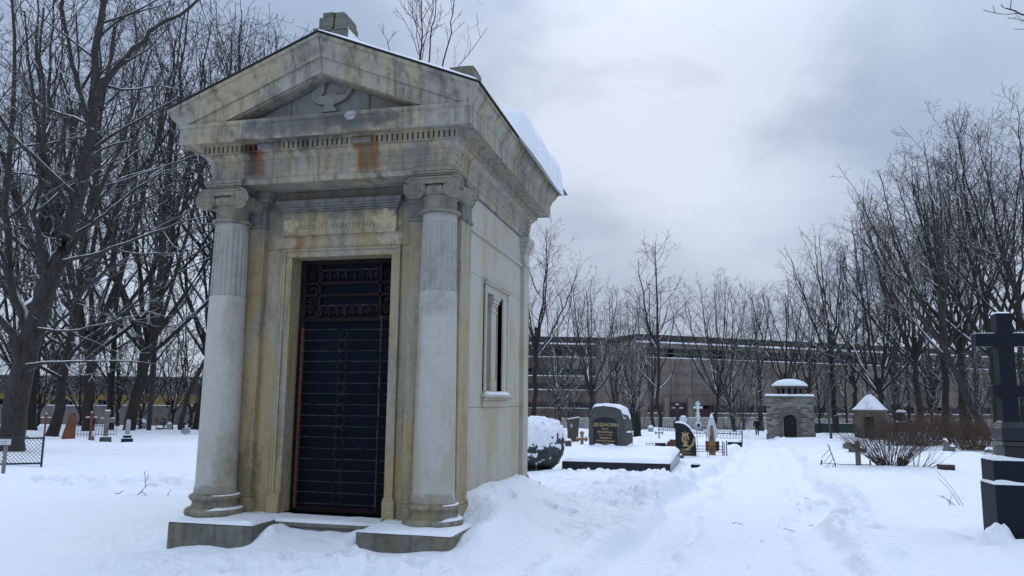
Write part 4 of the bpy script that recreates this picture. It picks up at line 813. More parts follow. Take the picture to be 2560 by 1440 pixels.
# the stone chapel, the small hut
g = grave('chapel', 'stone_chapel', 'square rubble stone chapel with a snowy dome on a windowed drum and an arched door', 'chapel', rz=-.14)
hw = 2.12; HH = 3.72; s_ = sc('chapel')
fieldst = plain('coursed_rubble', (.20, .18, .15), (.095, .085, .07), 2.2, .95, .04, stretch=(1, 1, 5), bscale=9)
da, dzt = .60, 1.55
def archpts(r, cz, n=12, rev=False): a = [(r*cos(t), cz+r*sin(t)) for t in np.linspace(0, pi, n)]; return a[::-1] if rev else a
w = MB(); outl = [(-hw, -.3), (-da, -.3), (-da, dzt)]+archpts(da, dzt, 12, True)[1:-1]+[(da, dzt), (da, -.3), (hw, -.3), (hw, HH), (-hw, HH)]
w.prism(outl, -hw, -hw+.4).box(-hw, -hw+.4, -hw+.4, hw, -.3, HH).box(hw-.4, hw, -hw+.4, hw, -.3, HH).box(-hw+.4, hw-.4, hw-.4, hw, -.3, HH)
wallo = part('walls', w, fieldst, g, 30)
cb = MB(); r_ = random.Random(8); z = .3
while z < HH-.1:
    h = .10+.08*r_.random(); x = -hw
    while x < hw:
        l = .25+.6*r_.random(); x2 = min(hw, x+l)
        if not (abs((x+x2)/2) < da+.45 and z < dzt+da+.42) and r_.random() < .8: cb.box(x+.012, x2-.012, -hw-.025-.03*r_.random(), -hw+.02, z+.01, z+h-.01)
        x = x2
    z += h
part('rough_courses', cb, plain('course_stone', (.37, .35, .31), (.15, .14, .12), 1.7, .95, .03, stretch=(1, 1, 6), bscale=9), wallo)
part('string_course', MB().box(-hw-.05, -1.1, -hw-.07, -hw+.03, 1.86, 1.93).box(1.1, hw+.05, -hw-.07, -hw+.03, 1.86, 1.93), fieldst, wallo)
vs_ = MB()
for k in range(15):
    a = pi*k/14; vs_.tube([(.72*cos(a), -hw-.06, dzt+.72*sin(a)), (1.08*cos(a), -hw-.06, dzt+1.08*sin(a))], .055, 4)
part('arch_stones', vs_, MATS['course_stone'], wallo); ar = MB(); ar.tube([(-.63, -hw-.03, 0), (-.63, -hw-.03, dzt)]+[(x, -hw-.03, z) for x, z in archpts(.63, dzt, 12, True)]+[(.63, -hw-.03, 0)], .06, 6)
part('door_arch', ar, concrete, wallo)
dd = part('door', MB().box(-.62, .62, -hw+.25, -hw+.3, 0, 2.2), black_iron, g); db = MB()
for z in np.linspace(.1, 2.1, 14): db.box(-.6, .6, -hw+.235, -hw+.249, z, z+.05)
part('door_boards', db, iron, dd)
part('base_course', MB().box(-hw-.08, -.9, -hw-.1, hw, -.4, .24).box(.9, hw+.08, -hw-.1, hw, -.4, .24).box(-.9, .9, -hw-.02, hw, -.4, .03), concrete, g, bev=.02)
part('cornice', MB().box(-hw-.10, hw+.10, -hw-.10, hw+.10, HH+.001, HH+.16), concrete, g, bev=.02)
part('roof_snow', snow_pad(MB(), -hw-.16, hw+.16, -hw-.16, hw+.16, HH+.16, .17, 5, 30, 30, .5), snow, g)
dm = MB(); na = 14
dm.lathe([(1.30, HH+.15), (1.30, HH+.34), (1.24, HH+.34), (1.24, HH+1.0)], 40).lathe([(1.62, HH+1.0), (1.66, HH+1.06), (1.66, HH+1.16), (1.2, HH+1.2)], 40)
drum = part('drum', dm, fieldst, g); ow = MB()
for k in range(na):
    a = 2*pi*(k+.5)/na; c_, s3 = cos(a), sin(a)
    for lo_, hi_, ww in ((.36, .80, .11),):
        pts = [(-ww, lo_), (ww, lo_), (ww, hi_)]+[(ww*cos(t), hi_+ww*sin(t)) for t in np.linspace(.4, pi-.4, 5)]+[(-ww, hi_)]
        m = MB().prism(pts, 1.2, 1.262); ow.add([(x*-s3+y*c_, x*c_+y*s3, z+HH) for x, y, z in m.v], m.f)
part('drum_openings', ow, inner, drum); rb = MB()
for k in range(na): a = 2*pi*k/na; part('drum_pilaster', MB().tube([(1.29*cos(a), 1.29*sin(a), HH+.3), (1.29*cos(a), 1.29*sin(a), HH+1.0)], .10, 6), oldconc, drum)
part('dome_snow', MB().lathe([(1.70, HH+1.15), (1.68, HH+1.25), (1.52, HH+1.42), (1.2, HH+1.62), (.8, HH+1.76), (.4, HH+1.83), (.001, HH+1.85)], 40), snow, g)
g = grave('hut', 'grave_chapel', 'low brown stone chapel with a bell shaped snowy pyramid roof behind the shrub', 'chapel', rz=-.28)
hw = 1.28; HH = 2.32
w = MB().box(-hw, -.42, -hw, -hw+.3, -.3, HH).box(.42, hw, -hw, -hw+.3, -.3, HH).box(-.419, .419, -hw, -hw+.3, 1.85, HH).box(-hw, -hw+.3, -hw+.301, hw, -.3, HH).box(hw-.3, hw, -hw+.301, hw, -.3, HH).box(-hw+.301, hw-.301, hw-.3, hw, -.3, HH)
wo_ = part('walls', w, plain('brown_rubble', (.17, .14, .105), (.09, .075, .058), 2.5, .95, .03, stretch=(1, 1, 4), bscale=8), g)
part('eaves', MB().box(-hw-.14, hw+.14, -hw-.14, hw+.14, HH+.001, HH+.16), concrete, g, bev=.02)
dd = part('door', MB().box(-.42, .42, -hw+.2, -hw+.24, 0, 1.85), black_iron, g); db = MB()
for x in np.linspace(-.36, .36, 7): db.tube([(x, -hw+.17, 0), (x, -hw+.17, 1.84)], .016, 5)
for k in range(6): db.tube([(.25*cos(a), -hw+.16, .3+.28*k+.12*sin(a)) for a in np.linspace(0, 2*pi, 13)], .012, 4)
part('door_bars', db, iron, dd)
def bell(u): return [(1.44, 0), (1.30, .10), (1.10, .30), (.88, .58), (.62, .92), (.38, 1.20), (.16, 1.36), (.10, 1.40)][u]
rv = []
for u in range(8):
    r, z = bell(u)
    for a in range(4): rv.append((r*(1 if a in (1, 2) else -1), r*(1 if a > 1 else -1), HH+.16+z))
part('roof_snow', MB().add(rv, [(u*4+a, u*4+(a+1) % 4, u*4+4+(a+1) % 4, u*4+4+a) for u in range(7) for a in range(4)]+[(28, 29, 30, 31)]), snow, g, 30)
part('finial', MB().lathe([(.10, HH+1.54), (.10, HH+1.68), (.17, HH+1.70), (.17, HH+1.78), (.08, HH+1.84), (.001, HH+1.86)], 10), concrete, g)
# far fences, walls and buildings
g = grave('greenfence', 'board_fence', 'dark green board fence between the two chapels', 'fence', rz=-.2); gb = MB()
for i in range(16): gb.box(-2.4+i*.33, -2.4+i*.33+.32, 0, .03, -.3, 1.12+.02*(i % 3))
part('boards', gb, greenp, g); part('rail', MB().box(-2.4, 2.9, -.04, -.001, .9, .98), greenp, g); part('snow_cover', cap(MB(), -2.4, 2.9, -.02, .05, 1.15, .06, 3), snow, g)
def panel_wall(name, label, a, b, h, npan, mat, thick=.14, lines=3):
    a = np.array(a); b = np.array(b); d = b-a; L = float(np.hypot(d[0], d[1])); g = thing(name, label, 'wall', a, math.atan2(d[1], d[0])); sl_ = d[2]/L
    for i in range(npan):
        x0, x1 = L*i/npan, L*(i+1)/npan; z = sl_*(x0+x1)/2
        m = MB()
        for k in range(lines): m.box(x0+.12, x1-.12, 0, thick-.02*(k % 2), z-.6 if k == 0 else z+h*k/lines+.02, z+h*(k+1)/lines-.02)
        pn_ = part('panel', m, mat, g, bev=.01)
        part('snow_line', cap(MB(), x0+.12, x1-.12, -.02, thick+.02, z+h-.02, .06, i), snow, pn_)
        part('post', MB().box(x0-.115, x0+.115, -.05, thick+.05, z-.6, z+h+.08), mat, g, bev=.01)
    return g
panel_wall('concrete_wall', 'long grey concrete panel wall behind the graves at left', P(-330, 1064, 84), P(640, 1063, 86), 2.15, 9, concrete, lines=2)
panel_wall('panel_fence', 'grey concrete panel fence below the dark factory at right', P(1230, 1071, 138), P(1960, 1066, 150), 1.75, 20, plain('fence_concrete', (.36, .345, .32), (.24, .23, .215), .8, .95, .004))
panel_wall('panel_fence', 'grey concrete panel fence under the trees between the small chapel and the black cross', P(1990, 1074, 128), P(2900, 1082, 118), 1.75, 22, MATS['fence_concrete'])
conc_d = plain('stained_facade_concrete', (.20, .17, .14), (.075, .064, .054), .13, .95, .0, stretch=(1, 1, .35)); conc_l = plain('pale_facade_concrete', (.24, .205, .165), (.14, .12, .098), .16, .95, 0, stretch=(1, 1, .3))
winm = plain('dusty_window_band', (.022, .022, .026), (.05, .048, .047), .9, .5, 0, stretch=(1, 1, .4)); parap = plain('dark_parapet', (.05, .046, .043), None, .3, .9, 0); fr_m = plain('window_mullion', (.09, .085, .08), None, 2, .8, 0)
def block(a, b, z0, ztop, depth, bands, g, n, label=None):
    a = np.array(a[:2]); b = np.array(b[:2]); d = b-a; L = float(np.hypot(*d)); ang = math.atan2(d[1], d[0]); c_, s3 = cos(ang), sin(ang); o = np.array(g.location[:2])
    def tr(x, y, z): return (a[0]+x*c_-y*s3-o[0], a[1]+x*s3+y*c_-o[1], z-g.location[2])
    w = MB(); zc = z0; cuts = sorted(bands)
    for (b0, b1) in cuts: w.box(0, L, 0, depth, zc, b0); w.box(.0, L, .8, depth, b0, b1); zc = b1
    w.box(0, L, 0, depth, zc, ztop)
    for zz_ in np.arange(z0+2.2, ztop-1, 2.4): w.box(0, L, -.14, .0, zz_, zz_+.12)
    for xx in np.arange(3, L, 6.0):
        if n == 5: w.box(xx, xx+.5, -.22, 0, z0, cuts[-1][0]-.3)
    wl_ = part('wall', w.xf(tr), conc_d, g, None)
    part('parapet', MB().box(-.6, L+.6, -.7, depth+.5, ztop, ztop+1.4).xf(tr), parap, g, None); part('roof_snow', MB().box(-.6, L+.6, -.75, -.1, ztop-.5, ztop-.16).xf(tr), snow, g, None)
    r_ = random.Random(n)
    for (b0, b1) in cuts:
        bd = part('window_band', MB().box(0, L, .35, .5, b0, b1).xf(tr), winm, g, None); m = MB(); x = 0
        while x < L: m.box(x, x+.16, .2, .34, b0, b1); x += 2.0
        m.box(0, L, .22, .33, (b0+b1)/2, (b0+b1)/2+.1); part('mullions', m.xf(tr), fr_m, bd, None); dk = MB()
        for k in range(int(L/5)): x = r_.randrange(int(L/2))*2.0; dk.box(x+.17, x+1.99, .31, .345, b0+(0 if r_.random() < .5 else (b1-b0)/2), b1)
        part('broken_panes', dk.xf(tr), inner, bd, None); part('sill_snow', MB().box(0, L, -.12, .3, b0-.02, b0+.16).xf(tr), snow, bd, None)
    return tr, L
fa = P(1597, 1066, 180); fb = P(2186, 1066, 207); fd = (fb-fa)/np.hypot(*(fb-fa)[:2]); fe = fa+fd*170
zb = -6.0; ztp = P(1654, 836, 182)[2]
g = thing('factory_building', 'long dark abandoned factory with broken window bands behind the bare trees', 'factory', (fa[0], fa[1], zb))
def zat(y, x=1620, t=181): return P(x, y, t)[2]
tr, L = block(fa, fe, zb, ztp-1.3, 26, [(zat(892), zat(866)), (zat(1033), zat(1012))], g, 5)
part('pale_pier', MB().box(-.4, 2.2, -.25, 0, zb, ztp-1.4).box(-.45, -.02, -.2, 20, zb, ztp-1.4).xf(tr), conc_l, g, None)
la = P(1150, 1066, 196); lb = P(1575, 1066, 199); g2 = g
tr2, L2 = block(la, lb, zb, P(1400, 842, 198)[2]-1.2, 24, [(P(1430, y1, 198)[2], P(1430, y0, 198)[2]) for y0, y1 in ((866, 892), (921, 940), (958, 975), (1005, 1021))], g, 9)
part('pale_tower', MB().box(L2-6.5, L2+1.5, -3, 10, zb, P(1560, 838, 195)[2]-.3).xf(tr2), conc_l, g, None)
rc = plain('painted_board', (.05, .022, .02), (.03, .018, .018), 2, .8, 0); [part('loading_door', MB().box(a, b, -.3, -.06, zb, zb+h).xf(tr), rc, g, None) for a, b, h in ((8, 13, 7.5), (17, 20, 6))]; [part('door_pier', MB().box(a, a+1.2, -.8, 0, zb, zb+8.6).xf(tr), conc_l, g, None) for a in (13.2, 6.6)]
ya = P(-420, 1058, 120); yb = P(700, 1058, 124)
g = thing('ochre_building', 'long low ochre yellow building with a dark roof seen between trunks at left', 'building', (ya[0], ya[1], -4)); d = yb-ya; ang = math.atan2(d[1], d[0]); L = float(np.hypot(d[0], d[1]))
def tr3(x, y, z): return (x*cos(ang)-y*sin(ang), x*sin(ang)+y*cos(ang), z)
h0 = P(200, 985, 121)[2]+4; h1 = P(200, 936, 121)[2]+4
part('walls', MB().box(0, L, 0, 14, -1, h0).xf(tr3), plain('ochre_plaster', (.36, .25, .075), (.24, .165, .065), .5, .9, .01), g, None)
part('roof', MB().prism([(-.8, h0), (15, h0), (14, h1-.3), (6, h1), (.2, h1-.2)], 0, L).xf(lambda x, y, z: tr3(y, x, z)), plain('brown_roof_sheet', (.06, .05, .045), (.035, .03, .03), .8, .8, 0), g, None)
wm = MB()
for i in range(13):
    x = 3+i*L/13; o = part('window', MB().box(x, x+1.3, -.06, .1, h0-2.6, h0-.9).xf(tr3), inner, g, None); part('frame', MB().box(x+.6, x+.7, -.1, -.05, h0-2.6, h0-.9).box(x-.08, x, -.1, .0, h0-2.65, h0-.85).box(x+1.3, x+1.38, -.1, 0, h0-2.65, h0-.85).xf(tr3), conc_l, o, None)
# right: monuments, fallen stones, railing, cross
g = grave('monA', 'pillar_monument', 'tall dark draped pillar monument with snow on its shoulders, right of the low chapel', 'monument'); mb = MB().box(-.62, .62, -.5, .5, -.3, 1.15).box(-.68, .68, -.55, .55, 1.151, 1.25)
part('pedestal', mb, granite_grey, g, bev=.02); part('figure', MB().lathe([(.5, 1.25), (.46, 1.6), (.42, 2.2), (.5, 2.35), (.3, 2.5), (.12, 2.56), (.16, 2.7), (.1, 2.82), (.01, 2.85)], 14), granite, g)
part('snow_cover', cap(MB().lathe([(.52, 2.3), (.5, 2.42), (.3, 2.55), (.2, 2.58)], 14, cap=False), -.66, .66, -.55, .55, 1.25, .10, 3), snow, g)
g = grave('monB', 'urn_monument', 'pale pedestal monument with an urn under snow, beneath the tall right trees', 'monument'); part('pedestal', MB().box(-.55, .55, -.5, .5, -.3, .15).box(-.34, .34, -.34, .34, .151, 1.15, .03, .03).box(-.44, .44, -.44, .44, 1.151, 1.3), concrete, g, bev=.02)
part('urn', MB().lathe([(.12, 1.3), (.1, 1.36), (.3, 1.5), (.34, 1.62), (.2, 1.76), (.24, 1.86), (.12, 1.98), (.001, 2.04)], 14), concrete, g); part('snow_cover', cap(cap(MB().lathe([(.2, 1.92), (.14, 2.02), (.001, 2.1)], 10), -.44, .44, -.44, .44, 1.3, .16, 3), -.55, .55, -.5, .5, .15, .08, 2), snow, g)
g = grave('thincross', 'grave_cross', 'dim brown iron cross right of the draped monument', 'cross'); part('cross', cross_mb(1.25, .7, .08, .85, .12, .12), iron, g)
g = grave('block', 'fallen_stone', 'snow topped brown stone blocks half buried beyond the short stone cross', 'stone block', rz=.2); part('block', MB().box(-.32, .02, -.2, .2, -.2, .27), oldconc, g, bev=.02); part('shard', rock(MB(), .2, .15, .12, 6, .08, 16).xf(lambda x, y, z: (x+.25, y, z)), oldconc, g); part('snow_cover', snow_pad(MB(), -.4, .3, -.15, .5, .2, .16, 3, 12, 10, .5), snow, g)
g = grave('twisted', 'broken_railing', 'broken rusty grave railing with one section bent upright, in snow', 'fence', rz=-.03); w2 = .72
part('rails', MB().tube([(-w2, 0, .10), (0, -.03, .07), (.75, 0, .10)], .009, 5).tube([(-w2, 0, -.02), (0, -.03, -.05), (.75, 0, -.02)], .009, 5), iron, g); sp = MB()
for i in range(20): x = -w2+i*.076; sp.tube([(x, -.02, -.04), (x+.038, -.02, .03), (x+.05, -.02, .09)], .005, 4); 
for x, z in ((-.73, .06), (-.71, .14), (.74, .10), (.73, .17)): sp.lathe([(.02, z-.02), (.03, z+.02), (.01, z+.06)], 6, x, 0)
part('spear_bars', sp, iron, g); bs = MB().tube([(-.48, 0, .66), (-.42, 0, .45), (-.32, .02, .15), (-.28, .02, -.1)], .014, 6)
for k in range(4): z = .55-.15*k; bs.tube([(-.46+.05*k, 0, z), (-.72+.14*k*.6, -.05, z-.30+.03*k)], .008, 5)
bs.tube([(-.52, 0, .70), (-.44, 0, .58)], .01, 5); part('bent_section', bs, iron, g)
g = grave('stcross', 'grave_cross', 'plain lichen covered stone cross standing in the broken railing', 'cross', rz=-.12); part('cross', MB().box(-.075, .085, -.06, .06, -.3, .84).box(-.27, .27, -.055, .055, .47, .61), oldconc, g, bev=.01)
g = grave('tinycross', 'grave_cross', 'small snowy armed cross on the rise beside the broken stump', 'cross'); part('cross', cross_mb(.5, .5, .08, .28, .06, .1), oldconc, g); snowy_arms(g, .5, .5, .1, .28, .06, .1)
g = grave('brokenstump', 'broken_stone', 'jagged dark broken stone with snow edges on the rise', 'broken stone', rz=-.4); part('stone', MB().prism([(-.3, -.2), (.35, -.2), (.32, .12), (.12, .2), (-.05, .47), (-.16, .52), (-.12, .2)], -.12, .12), oldconc, g, bev=.02); part('snow_cover', cap(MB().prism([(-.17, .51), (-.05, .46), (.05, .36), (-.02, .53), (-.12, .57)], -.12, .12), .08, .34, -.12, .12, .16, .07, 2), snow, g, bev=.01)
g = grave('stump', 'tree_stump', 'low dark brown stump block with broken top, alone in the snow', 'stump', rz=-.1); part('stump', MB().box(-.225, .20, -.15, .2, -.2, .19, -.01, 0), plain('stump_wood', (.10, .065, .045), (.05, .036, .028), 7, .9, .01), g, bev=.02); part('split_bark', MB().box(-.20, -.02, -.175, -.151, -.05, .06).box(.03, .17, -.18, -.151, -.05, .04).tube([(-.02, -.19, .10), (.10, -.2, -.02)], .012, 5), iron, g); part('snow_cover', snow_pad(MB(), -.22, .19, -.12, .2, .185, .035, 3, 8, 8), snow, g)
g = grave('rocks', 'stone_heap', 'heap of snow covered field stones left of the black granite cross', 'stones')
for i, (x, y, z, r) in enumerate(((-.15, 0, .05, .16), (.12, .02, .06, .17), (0, .05, .22, .2), (-.02, -.12, .05, .13), (.22, -.05, .02, .1))):
    q = part('stone', rock(MB(), r, r*.8, r*.55, i, 0, 18).xf(lambda a, b, c: (a+x, b+y, c+z)), oldconc, g); part('snow_cover', snow_pad(MB(), x-r*.8, x+r*.8, y-r*.6, y+r*.6, z+r*.3, r*.45, i, 8, 8), snow, q)
g = grave('stonepost', 'stone_post', 'short brown stone post with snow cap touching the black cross in view', 'post'); part('post', MB().box(-.06, .07, -.07, .07, -.2, .42), oldconc, g, bev=.02); part('snow_cover', cap(MB(), -.1, .09, -.08, .08, .42, .07, 2), snow, g)
g = grave('post', 'dark_post', 'thick dark cut trunk between the two chapels', 'post'); part('trunk', MB().lathe([(.38, -.3), (.34, .5), (.33, 1.9), (.02, 1.92)], 12), bark, g)
# the large black granite cross at right
p = at(2496, 1320, y=10.0); g = thing('granite_cross', 'tall black granite cross on a stepped base at the right edge', 'cross', (p[0]+.42, p[1]+.25, p[2])); gx = p[0]+.42
def zx(y, px=2500): return float(at(px, y, y=10.0)[2]-p[2])
def xz(px, y, yy=10.15): q = at(px, y, y=yy); return float(q[0]-gx), float(q[2]-p[2])
z1, z2 = zx(1212), zx(1152); (xl, zT), (xr, _) = xz(2489, 783), xz(2529, 783); cx0 = (xl+xr)/2; hs_ = (xr-xl)/2; (xa, hz0), (_, hz1) = xz(2442, 866), xz(2442, 833); (xb, lz0), (_, lz1) = xz(2485, 993), xz(2485, 963)
xp, zb2 = xz(2509, 1136, 10.08); zc1 = xz(2509, 1070, 10.08)[1]; zc2 = xz(2520, 1053, 10.12)[1]; ph = cx0-xp
s1 = part('lower_step', MB().box(-.42, 2*cx0+.42, -.25, .25, -.4, z1), granite_grey, g, bev=.006); s2_ = part('upper_step', MB().box(-.41, 2*cx0+.41, -.21, .21, z1+.001, z2), granite_grey, g, bev=.006)
part('snow_cover', snow_pad(MB(), -.43, 2*cx0+.43, -.26, .26, z1, .035, 3, 20, 20, .8), snow, s1); part('snow_cover', snow_pad(MB(), -.415, 2*cx0+.415, -.215, .215, z2, .04, 6, 20, 20, .8), snow, s2_)
part('pedestal', MB().box(xp+.02, 2*cx0-xp-.02, -.16, .16, z2, zb2+.09).box(xp-.015, 2*cx0-xp+.015, -.185, .185, zb2+.091, zb2+.15, .03, .03).box(xp, 2*cx0-xp, -.17, .17, zb2+.151, zc1).box(xp, 2*cx0-xp, -.17, .17, zc1+.001, zc2, ph-hs_-.02, .075), granite, g, bev=.006)
part('cross', MB().box(cx0-hs_, cx0+hs_, -.10, .10, zc2-.02, zT).box(xa, 2*cx0-xa, -.095, .095, hz0, hz1).box(xb, 2*cx0-xb, -.095, .095, lz0, lz1), granite_grey, g, bev=.006)
sn = MB(); cap(sn, cx0-hs_, cx0+hs_, -.1, .1, zT, .018, 1); cap(sn, xa, cx0-hs_, -.09, .09, hz1, .015, 2); cap(sn, cx0+hs_, 2*cx0-xa, -.09, .09, hz1, .015, 3); part('snow_cover', sn, snow, g)
part('drift', MB().grid(30, 30, lambda u, v: (-1.2+1.0*u, -.75+1.1*v, -.42+(.37*exp(-((u-.74)/.34)**2-((v-.42)/.34)**2)*(1+.8*f1(u*5, v*5, 3)+.5*f1(u*12, v*12, 5))))), snow, g)
# person walking away on the path
p = POS['person']; g = thing('person', 'person in dark coat, cap and trousers walking away along the snowy path', 'person', p, -.1); g.scale = (1.12, 1.12, 1.05)
def skinned(name, verts, edges, radii, mat, par, root=0):
    me = bpy.data.meshes.new(name+'_frame'); me.from_pydata(verts, edges, []); o = bpy.data.objects.new(name+'_frame', me); C.objects.link(o)
    mo = o.modifiers.new('skin', 'SKIN'); mo.use_smooth_shade = True
    for i, r in enumerate(radii): sv = me.skin_vertices[0].data[i]; sv.radius = r if isinstance(r, tuple) else (r, r); sv.use_root = (i == root)
    ss = o.modifiers.new('sub', 'SUBSURF'); ss.levels = ss.render_levels = 2
    dg = bpy.context.evaluated_depsgraph_get(); dg.update(); m2 = bpy.data.meshes.new_from_object(o.evaluated_get(dg)); m2.name = name; bpy.data.objects.remove(o); return link_mesh(name, m2, mat, par)
bv = [(0, 0, .95), (0, 0, 1.15), (0, 0, 1.40), (0, -.01, 1.50), (0, .01, 1.58), (0, .015, 1.70), (-.09, 0, .90), (-.09, .10, .50), (-.09, -.02, .09), (-.09, .14, .05), (.09, 0, .90), (.09, .16, .51), (.09, .20, .09), (.09, .34, .07), (-.19, 0, 1.41), (-.27, -.05, 1.13), (-.27, .06, .88), (-.27, .10, .80), (.19, 0, 1.41), (.27, .03, 1.13), (.26, .16, .90), (.26, .19, .82)]
be = [(0, 1), (1, 2), (2, 3), (3, 4), (4, 5), (0, 6), (6, 7), (7, 8), (8, 9), (0, 10), (10, 11), (11, 12), (12, 13), (2, 14), (14, 15), (15, 16), (16, 17), (2, 18), (18, 19), (19, 20), (20, 21)]
br = [(.15, .11), (.15, .11), (.16, .11), .06, .085, .08, .09, .06, .045, .035, .09, .06, .045, .035, .065, .05, .04, .04, .065, .05, .04, .04]
bo = skinned('body', bv, be, br, skin, g)
skinned('coat', [bv[i] for i in (0, 1, 2, 14, 15, 16, 18, 19, 20)]+[(0, 0, .78), (0, 0, 1.47)], [(9, 0), (0, 1), (1, 2), (2, 3), (3, 4), (4, 5), (2, 6), (6, 7), (7, 8), (2, 10)], [(.19, .14), (.19, .14), (.20, .14), .085, .075, .06, .085, .075, .06, (.20, .15), .09], cloth, bo, 9)
skinned('trousers', [bv[i] for i in (0, 6, 7, 8, 10, 11, 12)], [(0, 1), (1, 2), (2, 3), (0, 4), (4, 5), (5, 6)], [(.16, .12), .10, .08, .07, .10, .08, .07], cloth, bo)
part('cap', MB().lathe([(.10, 1.62), (.108, 1.66), (.10, 1.75), (.05, 1.80), (.001, 1.81)], 14, 0, .01), cloth, bo)
part('shoes', MB().box(-.13, -.05, -.06, .20, -.02, .09, .01, .02).box(.05, .13, .14, .40, 0, .11, .01, .02), cloth, bo, bev=.02)
# ---------------------------------------------------------------- bare trees, built once per kind and copied
def tubes(Pn, Rn, sides):                     # Pn (N, n, 3), Rn (N, n) -> verts, quads
    Nn, n, _ = Pn.shape; T = np.empty_like(Pn); T[:, 1:-1] = Pn[:, 2:]-Pn[:, :-2]; T[:, 0] = Pn[:, 1]-Pn[:, 0]; T[:, -1] = Pn[:, -1]-Pn[:, -2]
    T /= np.linalg.norm(T, axis=2, keepdims=True)+1e-9; a = np.where(np.abs(T[..., 2:]) < .9, np.array([0, 0, 1.]), np.array([1., 0, 0]))
    u = np.cross(T, a); u /= np.linalg.norm(u, axis=2, keepdims=True)+1e-9; w = np.cross(T, u); th = 2*pi*np.arange(sides)/sides
    V = Pn[:, :, None]+(u[:, :, None]*np.cos(th)[None, None, :, None]+w[:, :, None]*np.sin(th)[None, None, :, None])*Rn[:, :, None, None]
    b = (np.arange(Nn)*n*sides)[:, None, None]; j = (np.arange(n-1)*sides)[None, :, None]; i = np.arange(sides)[None, None]; i2 = (i+1) % sides
    Q = np.stack([b+j+i, b+j+i2, b+j+sides+i2, b+j+sides+i], -1).reshape(-1, 4)
    return V.reshape(-1, 3), Q
def mesh_np(name, groups, mat, smooth=True):
    Vs = []; Qs = []; o = 0
    for V, Q in groups: Vs.append(V); Qs.append(Q+o); o += len(V)
    V = np.concatenate(Vs); Q = np.concatenate(Qs); me = bpy.data.meshes.new(name); me.vertices.add(len(V)); me.vertices.foreach_set('co', V.ravel().astype(np.float32))
    me.loops.add(Q.size); me.loops.foreach_set('vertex_index', Q.ravel().astype(np.int32)); me.polygons.add(len(Q)); me.polygons.foreach_set('loop_start', (np.arange(len(Q))*4).astype(np.int32))
    me.polygons.foreach_set('use_smooth', np.ones(len(Q), bool)); me.update(calc_edges=True); me.materials.append(mat); return me
def resample(pts, rad, n):
    pts = np.array(pts, float); t = np.linspace(0, 1, len(pts)); s = np.linspace(0, 1, n)
    # smooth (Catmull-like) resampling
    out = np.stack([np.interp(s, t, pts[:, k]) for k in range(3)], 1)
    for _ in range(2): out[1:-1] = .5*out[1:-1]+.25*(out[:-2]+out[2:])
    return out, np.interp(s, t, rad)
def children(rng, Pp, Rp, spec):
    """spec: per (children per metre or count), t0, t1, ang (deg), lf (length factor), Lmax, up, wob, n, rf, rmin"""
    Nn, n, _ = Pp.shape; seg = np.linalg.norm(Pp[:, 1:]-Pp[:, :-1], axis=2).sum(1)
    k = np.maximum(1, rng.poisson(np.clip(seg*spec['per'], .6, spec.get('kmax', 40)))) if 'per' in spec else np.full(Nn, spec['count'])
    idx = np.repeat(np.arange(Nn), k); M = len(idx); st = np.concatenate([np.arange(q)/max(q, 1) for q in k])
    t = spec['t0']+(spec['t1']-spec['t0'])*np.clip(st+rng.random(M)/np.repeat(np.maximum(k, 1), k), 0, 1)**spec.get('tp', .8)
    f = t*(n-1); i0 = np.minimum(f.astype(int), n-2); fr = (f-i0)[:, None]
    p = Pp[idx, i0]*(1-fr)+Pp[idx, i0+1]*fr; d = Pp[idx, i0+1]-Pp[idx, i0]; d /= np.linalg.norm(d, axis=1, keepdims=True)+1e-9
    r = Rp[idx, i0]*(1-fr[:, 0])+Rp[idx, i0+1]*fr[:, 0]
    a = np.where(np.abs(d[:, 2:]) < .9, np.array([0, 0, 1.]), np.array([1., 0, 0])); u = np.cross(d, a); u /= np.linalg.norm(u, axis=1, keepdims=True); w = np.cross(d, u)
    az = rng.random(M)*2*pi + (np.concatenate([np.arange(q) for q in k])*2.4); an = np.radians(spec['ang'])*(.65+.7*rng.random(M))
    cd_ = d*np.cos(an)[:, None]+(u*np.cos(az)[:, None]+w*np.sin(az)[:, None])*np.sin(an)[:, None]
    L = seg[idx]*spec['lf']*(1-spec.get('tl', .55)*t)*(.6+.7*rng.random(M)); L = np.minimum(L, spec.get('Lmax', 99)); m = spec['n']; step = (L/(m-1))[:, None]
    out = np.empty((M, m, 3)); out[:, 0] = p; dirn = cd_.copy(); dirn[:, 2] += spec.get('lift', 0); dirn /= np.linalg.norm(dirn, axis=1, keepdims=True)
    for j in range(1, m):
        dirn = dirn+rng.normal(0, spec['wob'], (M, 3)); dirn[:, 2] += spec['up']; dirn /= np.linalg.norm(dirn, axis=1, keepdims=True); out[:, j] = out[:, j-1]+dirn*step
    r0 = np.maximum(np.minimum(r*spec['rf'], .0065*L+.0022+.0026*L*L), spec['rmin']); rr = r0[:, None]*np.linspace(1, .38, m)[None]; rr = np.maximum(rr, spec['rmin']*.75)
    ok = out[:, :, 2].min(1) > .3
    return out[ok], rr[ok]
